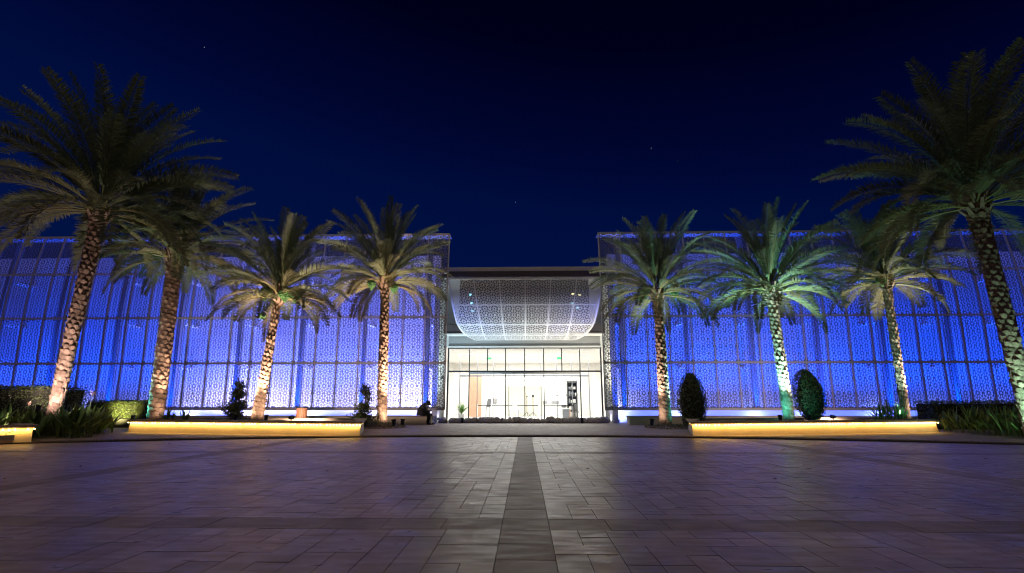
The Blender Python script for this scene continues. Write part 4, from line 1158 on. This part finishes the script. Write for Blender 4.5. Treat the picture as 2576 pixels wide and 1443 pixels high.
for k, (x, y) in enumerate([(-15.6, 14.7), (-15.0, 14.35), (-14.35, 14.75), (-13.35, 15.0), (-14.1, 15.5), (-14.3, 16.2), (-13.7, 15.35), (-14.35, 16.7), (-14.9, 16.6), (-14.6, 17.3), (-15.0, 14.9), (-15.4, 15.6), (-16.1, 14.6), (-14.9, 17.6)]):
    put(protos[k % 3], x, y, 0.03, LL, LG, rr.uniform(1.05, 1.35))
put(protos[3], -13.95, 16.0, 0.03, 'broad green plant with a pale pink flower at the left', None, 1.25)
put(protos[3], -15.05, 15.1, 0.03, 'broad green plant with a small flower stalk before the tall hedge', None, 0.95)
RG = 'strap-leaved plants at the right'; RL = 'dark strap-leaved plant in the bed at the right edge'
for k, (x, y) in enumerate([(15.3, 17.1), (16.0, 16.8), (16.7, 16.9), (15.6, 17.7), (16.4, 17.6), (17.2, 17.4), (15.0, 17.9), (17.0, 16.4), (14.6, 15.6), (15.3, 16.2), (14.9, 16.6), (15.9, 16.1)]):
    put(strap[k % 2], x, y, 0.03, RL, RG, rr.uniform(1.0, 1.25))
put(small, -12.75, 18.1, 0.36, 'small leafy plant lit yellow beside the leaning palm trunk', None, 1.0)
put(small, -12.35, 18.35, 0.36, 'small dark leafy plant right of the yellow lit one', None, 0.95)
put(small, 15.45, 19.2, 0.03, 'pale leafy plant just past the right end of the right planter', None, 1.5)
put(strap[0], 13.35, 19.3, 0.36, 'bushy strap-leaved plant in the right planter left of the slim palm', None, 0.95)
put(strap[1], 13.85, 19.5, 0.36, 'strap-leaved plant close against the slim palm trunk', None, 0.85)

# ------------------------------------------------------------------ bin
t = thing('litter_bin', 'wood slatted litter bin behind the left planter', 'bin', (-9.1, 20.7, 0.03))
b = MB(); b.lathe([(0.17, 0.03), (0.17, 0.80)], 20, (-9.1, 20.7, 0.03)); b.build('liner', M_BLACK, t)
b = MB()
for k in range(20):
    a = 2 * pi * k / 20; c = Vector((-9.1 + 0.19 * cos(a), 20.7 + 0.19 * sin(a), 0)); u = Vector((-sin(a), cos(a), 0)) * 0.022; n = Vector((cos(a), sin(a), 0)) * 0.02
    q = [c - u, c + u, c + u + n, c - u + n]
    b.mesh([p + Vector((0, 0, 0.06)) for p in q] + [p + Vector((0, 0, 0.83)) for p in q], [(3, 2, 1, 0), (4, 5, 6, 7), (0, 1, 5, 4), (1, 2, 6, 5), (2, 3, 7, 6), (3, 0, 4, 7)])
b.build('slats', M_WOOD, t)
b = MB(); b.lathe([(0.22, 0.83), (0.22, 0.86), (0.15, 0.87), (0.15, 0.84)], 24, (-9.1, 20.7, 0.03)); b.build('rim', M_BLACK, t)

# ------------------------------------------------------------------ sandbags along the glass
def bag_mesh(seed):
    rr = random.Random(seed); bm = bmesh.new(); bmesh.ops.create_uvsphere(bm, u_segments=22, v_segments=14, radius=1)
    for v in bm.verts:
        p = v.co.copy(); q = noise.noise(p * 1.5 + Vector((seed * 3.1, 0, 0))) * 0.20 + noise.noise(p * 4 + Vector((seed, 2, 0))) * 0.06
        p *= 1 + q
        p.x *= 0.27; p.y *= 0.20; p.z = max(p.z, -0.55) * 0.19 + 0.104
        if p.z > 0.02: p.z += 0.05 * max(0, (p.x / 0.27)) ** 3
        v.co = p
    me = bpy.data.meshes.new('sack'); bm.to_mesh(me); bm.free()
    me.polygons.foreach_set('use_smooth', [True] * len(me.polygons)); me.materials.append(M_BAG)
    eb = MB(); n = 10; vs = []; fs = []
    for k, (r, x) in enumerate(((0.035, 0.22), (0.03, 0.25), (0.055, 0.29), (0.075, 0.32))):
        for i in range(n):
            a = 2 * pi * i / n; w = 1 + 0.35 * sin(i * 2.5 + seed) * (k / 3)
            vs.append((x + 0.02 * sin(i * 1.7) * k, r * cos(a) * w, 0.13 + k * 0.02 + r * sin(a) * w))
    for k in range(3):
        for i in range(n): fs.append((k * n + i, k * n + (i + 1) % n, (k + 1) * n + (i + 1) % n, (k + 1) * n + i))
    eb.mesh(vs, fs)
    return me, eb.data('tied_neck', M_BAG)
bags = []
for s in range(4):
    sm, nm = bag_mesh(s + 1)
    t = thing('sandbag', 'grey sandbag in the row along the glass front', 'sandbag', (0, 0, -50), 0, 'sandbags along the glass front')
    link_mesh('sack', sm, t); link_mesh('tied_neck', nm, t); bags.append(t)
rr = random.Random(8)
xs = [-4.30, -3.75, -3.38, -2.98, -2.68, -2.22, -1.86, -1.50, -1.12, -0.78, -0.42, -0.06, 0.28, 0.64, 0.98, 1.36, 1.72, 2.08, 2.44, 2.78, 3.12, 3.46, 3.80, 4.15, 4.75]
for k, x in enumerate(xs):
    src = bags[k % 4]; y = 26.95 + rr.uniform(-0.08, 0.12); rz = rr.choice((0, pi)) + rr.uniform(-0.5, 0.5); sc = rr.uniform(0.72, 1.18)
    lab, grp = 'grey sandbag in the row along the glass front', 'sandbags along the glass front'
    if k == 0: lab, grp = 'upright tied sandbag at the left end of the row', None
    elif k == len(xs) - 1: lab, grp = 'last sandbag with flopped neck at the right end of the row', None
    elif k in (1, 2, 3): lab, grp = 'sandbag lit cyan by the floodlight at the left', 'cyan lit sandbags'
    elif k in (20, 21): lab, grp = 'sandbag lit yellow by the floodlight at the right', 'yellow lit sandbags'
    if k < 4: o = src; o.location = (x, y, 0.03); o.rotation_euler = (0, 0, rz); o.scale = (sc,) * 3
    else: o = copy_tree(src, (x, y, 0.03), rz, None, None, sc)
    o['label'] = lab
    if grp: o['group'] = grp
    elif 'group' in o: del o['group']

# ------------------------------------------------------------------ things in the hall
# potted plant
t = thing('potted_plant', 'bushy green plant in a white pot inside the glass at the left', 'plant', (-3.98, 32.2, 0.036))
b = MB(); b.lathe([(0.16, 0), (0.21, 0.36), (0.19, 0.36), (0.17, 0.30)], 18, (-3.98, 32.2, 0.036)); b.build('pot', M_WHITE, t)
b = MB(); rr = random.Random(4)
for k in range(46):
    a = rr.uniform(0, 2 * pi); l = rr.uniform(0.5, 0.95); e = rr.uniform(0.1, 0.7); p = Vector((-3.98, 32.2, 0.36)); lat = Vector((-sin(a), cos(a), 0))
    for i in range(5):
        ee = e + i * 0.16; q = p + Vector((cos(a) * sin(ee), sin(a) * sin(ee), cos(ee))) * l / 5; w = (0.02, 0.035, 0.04, 0.032, 0.018, 0.003)
        b.poly([p - lat * w[i], p + lat * w[i], q + lat * w[i + 1], q - lat * w[i + 1]]); p = q
b.build('leaves', M_PLANT, t)
def tripod(x, y, h, label, head):
    t = thing('tripod_stand', label, 'stand', (x, y, 0.036))
    b = MB(); b.tube([(x, y, 0.42), (x, y, h)], 0.022, 8); b.build('pole', M_DARKMET, t)
    for k in range(3):
        a = radians(200 + 120 * k); b = MB(); b.tube([(x, y, 0.46), (x + 0.48 * cos(a), y + 0.4 * sin(a), 0.045)], 0.018, 6); b.build('leg', M_DARKMET, t)
    b = MB(); b.bbox(x - head, x + head, y - 0.05, y + 0.05, h, h + 2.2 * head, 0.01); b.build('head', M_BLACK, t)
tripod(0.15, 34.6, 1.45, 'slim tripod stand with a small head in the hall, left one', 0.045)
tripod(0.56, 34.4, 1.45, 'slim tripod stand with a larger dark head in the hall, right one', 0.065)
def barrier(pts, label, m, z=0.86, seen=None):
    t = thing('belt_barrier', label, 'barrier', (*pts[0], 0.036))
    for x, y in pts:
        b = MB(); b.lathe([(0.17, 0), (0.17, 0.015), (0.04, 0.03), (0.03, 0.05), (0.03, 0.90), (0.037, 0.90), (0.037, 0.96), (0.004, 0.965)], 14, (x, y, 0.036)); b.build('post', m, t)
    for a, c in zip(pts, pts[1:]):
        b = MB(); b.bar((a[0], a[1], z + 0.03), (c[0], c[1], z + 0.03), 0.008, 0.055); b.build('belt', M_DARKMET, t)
barrier([(-3.3, 35.6), (-2.3, 35.4), (-1.0, 35.3), (-0.78, 33.0)], 'white queue barrier posts with a dark belt in the left half of the hall', M_WHITE)
barrier([(-0.55, 34.9), (0.95, 34.9)], 'queue barrier with dark belt behind the tripod stands', M_WHITE)
barrier([(1.16, 30.6), (2.98, 31.0)], 'black queue barrier close behind the glass at the right', M_BLACK)
# shelf unit with contents
t = thing('shelf_unit', 'tall grey shelf unit full of white goods at the right of the hall', 'shelf', (3.32, 36, 0.036))
b = MB()
for x in (2.98, 3.66): b.box(x, x + 0.05, 35.8, 36.3, 0.036, 2.62)
b.build('side_panel', M_SHELF, t)
b = MB(); b.box(3.032, 3.658, 36.26, 36.298, 0.04, 2.60); b.build('back_panel', M_SHELF, t)
for k in range(6):
    b = MB(); b.box(3.032, 3.658, 35.8, 36.258, 0.10 + k * 0.47, 0.14 + k * 0.47); b.build('shelf', M_SHELF, t)
b = MB(); b.bar((3.0, 35.75, 0.036), (2.55, 35.2, 0.036), 0.03, 0.03); 
b.v = []; b.f = []; b.t = []; b.mi = []
rr = random.Random(6)
for k in range(5):
    x = 3.10
    while x < 3.55:
        w = rr.uniform(0.08, 0.2); h = rr.uniform(0.14, 0.34)
        b2 = MB(); b2.bbox(x, min(x + w, 3.64), 35.84, 36.1, 0.142 + k * 0.47, 0.142 + k * 0.47 + h, 0.008)
        tag(b2.build('boxed_goods', M_PAPER if rr.random() < 0.75 else M_GREY), 'small boxed item on the tall grey shelf unit', 'box', 'goods on the shelf unit')
        x += w + rr.uniform(0.02, 0.1)
# desk and chair
t = thing('reception_desk', 'grey panelled reception desk in the right half of the hall', 'desk', (2.83, 35, 0.036))
part('front_panel', mat('blue_grey_panel', (0.17, 0.18, 0.20), rough=0.5), t, (2.55, 3.02, 34.8, 34.84, 0.036, 0.66))
part('desk_top', M_WHITE, t, (2.48, 3.1, 34.76, 35.5, 0.662, 0.70))
part('desk_leg', M_PEACH, t, (3.06, 3.10, 34.8, 35.4, 0.036, 0.66))
t = thing('computer_screen', 'small dark screen standing on the reception desk', 'screen', (2.68, 35.1, 0.70))
part('panel', M_SHELF, t, (2.52, 2.86, 35.1, 35.13, 0.76, 0.95)); part('stand', M_SHELF, t, (2.66, 2.72, 35.08, 35.16, 0.702, 0.758))
t = thing('office_chair', 'dark office chair beside the shelf unit', 'chair', (3.42, 34.6, 0.036))
b = MB(); b.bbox(3.18, 3.62, 34.4, 34.85, 0.44, 0.52, 0.02); b.build('seat', M_SHELF, t)
b = MB(); b.bbox(3.2, 3.6, 34.85, 34.91, 0.55, 1.0, 0.02); b.build('backrest', M_SHELF, t)
b = MB(); b.tube([(3.4, 34.62, 0.10), (3.4, 34.62, 0.44)], 0.03, 8); b.build('column', M_BLACK, t)
for k in range(5):
    a = 2 * pi * k / 5; b = MB(); b.bar((3.4, 34.62, 0.11), (3.4 + 0.28 * cos(a), 34.62 + 0.28 * sin(a), 0.07), 0.04, 0.03); b.build('leg', M_BLACK, t)
# white table
t = thing('table', 'low white table with square legs in the middle of the hall', 'table', (-0.85, 36.5, 0.036))
part('table_top', M_WHITE, t, (-1.15, -0.40, 36.2, 36.8, 0.60, 0.65))
for x in (-1.13, -0.47):
    for y in (36.22, 36.73): part('leg', M_GREY, t, (x, x + 0.05, y, y + 0.05, 0.036, 0.598))
# notice panels and dark poster stand
t = thing('notice_sign', 'black notice panel with white lines on the hall wall at the left', 'sign', (-2.25, 39.9, 1.5))
part('board', M_BLACK, t, (-2.48, -2.20, 39.9, 39.93, 1.02, 1.42))
for k in range(4): part('text_line', M_PAPER, t, (-2.42, -2.27 + 0.02 * (k % 2), 39.894, 39.899, 1.08 + k * 0.08, 1.11 + k * 0.08))
t = thing('notice_stand', 'dark tall notice stand beside the black notice panel', 'sign', (-2.75, 39.0, 0.036))
b = MB(); b.mesh([(-2.95, 39.0, 0.75), (-2.62, 39.0, 0.75), (-2.56, 39.1, 1.38), (-2.84, 39.1, 1.38), (-2.95, 39.04, 0.75), (-2.62, 39.04, 0.75), (-2.56, 39.14, 1.38), (-2.84, 39.14, 1.38)],
       [(0, 1, 2, 3), (7, 6, 5, 4), (0, 4, 5, 1), (1, 5, 6, 2), (2, 6, 7, 3), (3, 7, 4, 0)]); b.build('board', M_SHELF, t)
for dx in (-0.14, 0.1):
    b = MB(); b.tube([(-2.78 + dx, 39.06, 0.75), (-2.8 + dx * 1.3, 39.02, 0.036)], 0.02, 6); b.build('leg', M_BLACK, t)
for k, (x, lab) in enumerate(((1.66, 'grey wall plaque with small marks right of the middle of the hall'), (2.75, 'pale grey wall plaque above the reception desk'))):
    b = MB(); b.box(x - 0.35, x + 0.35, 46.15, 46.196, 1.0 + 0.02, 1.26); tag(b.build('wall_plaque', M_GREY), lab, 'sign')
# track spots along the back of the hall
for k in range(9):
    x = -3.4 + k * 0.83; b = MB(); b.tube([(x, 41.9, 3.54), (x, 41.9, 3.42), (x + 0.03, 42.05, 3.32)], [0.012, 0.03, 0.04], 8)
    tag(b.build('track_spot', M_SHELF), 'small track spotlight in the row across the hall ceiling', 'spotlight', 'track spotlights')

# wall lamp fittings on the portal sides
for x, lab in ((-4.58, 'small dark wedge lamp fitting on the left portal wall'), (4.54, 'small dark wedge lamp fitting on the right portal wall')):
    s = 1 if x < 0 else -1
    b = MB(); b.mesh([(x - 0.036 * s, 27.8, 2.32), (x + 0.14 * s, 27.8, 2.50), (x - 0.036 * s, 27.8, 2.50), (x - 0.036 * s, 28.02, 2.32), (x + 0.14 * s, 28.02, 2.50), (x - 0.036 * s, 28.02, 2.50)],
                     [(0, 1, 2), (5, 4, 3), (0, 3, 4, 1), (1, 4, 5, 2), (2, 5, 3, 0)])
    tag(b.build('wall_lamp', M_DARKMET), lab, 'lamp')

# ------------------------------------------------------------------ seated person
def skin_obj(name, m, verts, edges, radii, root, parent, sub=2):
    me = bpy.data.meshes.new(name); me.from_pydata(verts, edges, []); me.materials.append(m)
    o = bpy.data.objects.new(name, me); COL.objects.link(o)
    md = o.modifiers.new('skin', 'SKIN'); md.use_smooth_shade = True
    for i, r in enumerate(radii):
        rr_ = r if isinstance(r, tuple) else (r, r)
        me.skin_vertices[0].data[i].radius = rr_
    me.skin_vertices[0].data[root].use_root = True
    sb = o.modifiers.new('sub', 'SUBSURF'); sb.levels = sub; sb.render_levels = sub
    o.parent = parent
    return o
PX, PY, PZ = -5.02, 24.72, 0.03
ps = thing('person', 'person in dark jacket sitting hunched on the left bench looking down at a phone', 'person', (PX, PY, PZ))
# local frame: x to the right (the way the person faces), z up; bench seat at 0.405
SH = 0.405
V = [(0.02, 0, SH + 0.12), (0.06, 0, SH + 0.30), (0.16, 0, SH + 0.46), (0.235, 0, SH + 0.545), (0.29, 0, SH + 0.575), (0.345, 0, SH + 0.60), (0.395, 0, SH + 0.575)]
E_ = [(0, 1), (1, 2), (2, 3), (3, 4), (4, 5), (5, 6)]
R_ = [(0.15, 0.13), (0.15, 0.12), (0.17, 0.12), (0.06, 0.06), (0.075, 0.08), (0.095, 0.105), (0.075, 0.08)]
def leg(sy, fx):
    i = len(V)
    V.extend([(0.06, sy * 0.09, SH + 0.09), (0.24, sy * 0.11, SH + 0.10), (0.40, sy * 0.12 + 0, SH + 0.075), (0.385 + fx, sy * 0.11, SH - 0.16), (0.37 + fx, sy * 0.11, 0.09), (0.40 + fx, sy * 0.11, 0.045), (0.52 + fx, sy * 0.115, 0.03)])
    E_.extend([(0, i)] + [(i + k, i + k + 1) for k in range(6)])
    R_.extend([0.085, 0.078, 0.062, 0.055, 0.042, 0.045, 0.032])
leg(-1, -0.02); leg(1, 0.08)
def arm(sy):
    i = len(V)
    V.extend([(0.19, sy * 0.17, SH + 0.46), (0.23, sy * 0.21, SH + 0.27), (0.37, sy * 0.12, SH + 0.205), (0.43, sy * 0.05, SH + 0.225)])
    E_.extend([(2, i)] + [(i + k, i + k + 1) for k in range(3)])
    R_.extend([0.062, 0.048, 0.036, 0.028])
    return i + 3
h1 = arm(-1); h2 = arm(1)
for h in (h1, h2):
    hx, hy, hz = V[h]; s = 1 if hy > 0 else -1
    for k in range(4):
        i = len(V); V.extend([(hx + 0.045 + 0.004 * k, hy - s * 0.010 + (k - 1.5) * 0.013, hz + 0.012), (hx + 0.065, hy - s * 0.025 + (k - 1.5) * 0.012, hz + 0.035)])
        E_.extend([(h, i), (i, i + 1)]); R_.extend([0.009, 0.008])
    i = len(V); V.extend([(hx + 0.02, hy - s * 0.03, hz + 0.03), (hx + 0.045, hy - s * 0.04, hz + 0.045)]); E_.extend([(h, i), (i, i + 1)]); R_.extend([0.010, 0.009])
skin_obj('body', M_SKIN, V, E_, R_, 0, ps)
def loft(rings, n=20):
    mb = MB(); vs = []; fs = []
    for c, a, b_, ax in rings:     # centre, half width (y), half depth, axis dir in xz
        d = Vector(ax).normalized(); u = Vector((0, 1, 0)); w = d.cross(u)
        for k in range(n):
            t = 2 * pi * k / n
            rip = 1 + 0.03 * sin(5 * t + c[2] * 30)
            vs.append(Vector(c) + (u * cos(t) * a + w * sin(t) * b_) * rip)
    for j in range(len(rings) - 1):
        for k in range(n): fs.append((j * n + k, j * n + (k + 1) % n, (j + 1) * n + (k + 1) % n, (j + 1) * n + k))
    fs.append(tuple(range(n - 1, -1, -1))); fs.append(tuple((len(rings) - 1) * n + k for k in range(n)))
    mb.mesh(vs, fs); return mb
jk = loft([((-0.03, 0, SH + 0.02), 0.24, 0.19, (0, 0, 1)), ((-0.02, 0, SH + 0.10), 0.245, 0.205, (0.1, 0, 1)), ((0.0, 0, SH + 0.24), 0.235, 0.19, (0.3, 0, 1)), ((0.06, 0, SH + 0.37), 0.245, 0.17, (0.5, 0, 0.9)),
           ((0.13, 0, SH + 0.47), 0.235, 0.14, (0.7, 0, 0.75)), ((0.19, 0, SH + 0.53), 0.16, 0.11, (0.8, 0, 0.6)), ((0.23, 0, SH + 0.56), 0.09, 0.085, (0.85, 0, 0.5))])
for sy in (-1, 1):
    jk.tube([(0.13, sy * 0.19, SH + 0.47), (0.20, sy * 0.235, SH + 0.33), (0.235, sy * 0.23, SH + 0.25), (0.33, sy * 0.15, SH + 0.215), (0.385, sy * 0.10, SH + 0.215)], [0.088, 0.082, 0.075, 0.062, 0.052], 12)
jk.build('jacket', M_CLOTH, ps, smooth=True, local=True)
tr = MB()
for sy, fx in ((-1, -0.02), (1, 0.08)):
    tr.tube([(0.02, sy * 0.09, SH + 0.095), (0.22, sy * 0.11, SH + 0.10), (0.37, sy * 0.12, SH + 0.085), (0.425 + fx * 0.3, sy * 0.118, SH + 0.03), (0.40 + fx, sy * 0.11, SH - 0.14), (0.375 + fx, sy * 0.11, 0.10)], [0.115, 0.105, 0.09, 0.088, 0.075, 0.068], 12)
tr.build('trousers', M_CLOTH2, ps, smooth=True, local=True)
for sy, fx in ((-1, -0.02), (1, 0.08)):
    sh = MB(); sh.tube([(0.33 + fx, sy * 0.112, 0.045), (0.40 + fx, sy * 0.112, 0.055), (0.48 + fx, sy * 0.115, 0.045), (0.575 + fx, sy * 0.12, 0.03)], [0.045, 0.053, 0.045, 0.028], 10); sh.build('shoe', M_BLACK, ps, smooth=True, local=True)
hd = MB(); bm = bmesh.new(); bmesh.ops.create_uvsphere(bm, u_segments=18, v_segments=12, radius=1)
vs = []
for v in bm.verts:
    p = v.co.copy(); vs.append((0.322 + p.x * 0.110 + 0.02 * p.z, p.y * 0.104, SH + 0.648 + p.z * 0.085 - 0.03 * p.x))
bm.verts.index_update(); hd.mesh(vs, [tuple(v.index for v in f.verts) for f in bm.faces]); bm.free(); hd.build('hair', M_HAIR, ps, smooth=True, local=True)
sc = MB(); sc.tube([(0.245, -0.13, SH + 0.53), (0.285, -0.15, SH + 0.42), (0.285, -0.13, SH + 0.31)], [0.016, 0.018, 0.012], 8); sc.build('scarf', M_SHIRT, ps, smooth=True, local=True)
HC = Vector((0.362, 0, SH + 0.592)); FD = Vector((0.82, 0, -0.57)); UD = Vector((0.57, 0, 0.82)); LD = Vector((0, 1, 0))
def blob(name, c, r, m, st=(1, 1, 1)):
    bm = bmesh.new(); bmesh.ops.create_uvsphere(bm, u_segments=12, v_segments=8, radius=1); bm.verts.index_update()
    q = MB(); q.mesh([c + FD * v.co.x * r * st[0] + LD * v.co.y * r * st[1] + UD * v.co.z * r * st[2] for v in bm.verts], [tuple(v.index for v in f.verts) for f in bm.faces]); bm.free()
    return q.build(name, m, ps, smooth=True, local=True)
blob('face', HC + FD * 0.018 - UD * 0.012, 0.084, M_SKIN, (0.95, 0.86, 1.18))
blob('nose', HC + FD * 0.100 - UD * 0.014, 0.017, M_SKIN, (1.0, 0.75, 1.5))
for sy in (-1, 1):
    blob('eye', HC + FD * 0.088 + LD * 0.031 * sy + UD * 0.014, 0.010, M_BLACK, (0.6, 1.2, 0.7))
    blob('ear', HC - FD * 0.012 + LD * 0.080 * sy - UD * 0.004, 0.024, M_SKIN, (0.7, 0.4, 1.2))
blob('mouth', HC + FD * 0.084 - UD * 0.055, 0.012, mat('lip', (0.10, 0.045, 0.04), rough=0.5), (0.5, 1.8, 0.45))
ph = MB(); ph.bbox(PX + 0.47, PX + 0.482, PY - 0.035, PY + 0.035, PZ + SH + 0.22, PZ + SH + 0.36, 0.004)
tag(ph.build('phone', M_BLACK), 'dark phone held by the person on the bench', 'phone')

lt = MB(); rr = random.Random(31)
for k in range(60):
    x = rr.uniform(-12, 12); y = rr.uniform(5, 15.2)
    if (Vector((x, y)) - PC).length > PR - 0.2: continue
    a = rr.uniform(0, 6.28); l = rr.uniform(0.025, 0.07); u = Vector((cos(a), sin(a), 0)) * l; v = Vector((-sin(a), cos(a), 0)) * l * 0.35; c = Vector((x, y, 0.012))
    lt.poly([c - u, c + v + Vector((0, 0, 0.008)), c + u + Vector((0, 0, 0.012)), c - v])
tag(lt.build('leaf_litter', M_STEM), 'scattered dry leaf bits on the plaza paving', 'litter', kind='stuff')

# ------------------------------------------------------------------ stars
st = MB(); rr = random.Random(17)
def star(px, py, s):
    x = (px - 1288) / 1250; y = -(py - 721.5) / 1250
    d = (cam.rotation_euler.to_matrix() @ Vector((x, y, -1))).normalized(); c = d * 900
    r = s
    st.mesh([c + Vector(q) * r for q in ((1, 0, 0), (0, 1, 0), (-1, 0, 0), (0, -1, 0), (0, 0, 1), (0, 0, -1))],
            [(0, 1, 4), (1, 2, 4), (2, 3, 4), (3, 0, 4), (1, 0, 5), (2, 1, 5), (3, 2, 5), (0, 3, 5)])
for px, py, s in ((190, 203, 0.8), (514, 118, 0.5), (1638, 372, 0.5), (1704, 404, 0.4), (1297, 508, 0.4), (95, 261, 0.4)): star(px, py, s)
for k in range(0): star(rr.uniform(0, 2576), rr.uniform(-300, 560), rr.uniform(0.16, 0.30))
tag(st.build('stars', mat('star_light', (1, 1, 1), emit=(0.8, 0.85, 1.0), emit_str=0.8)), kind='structure')
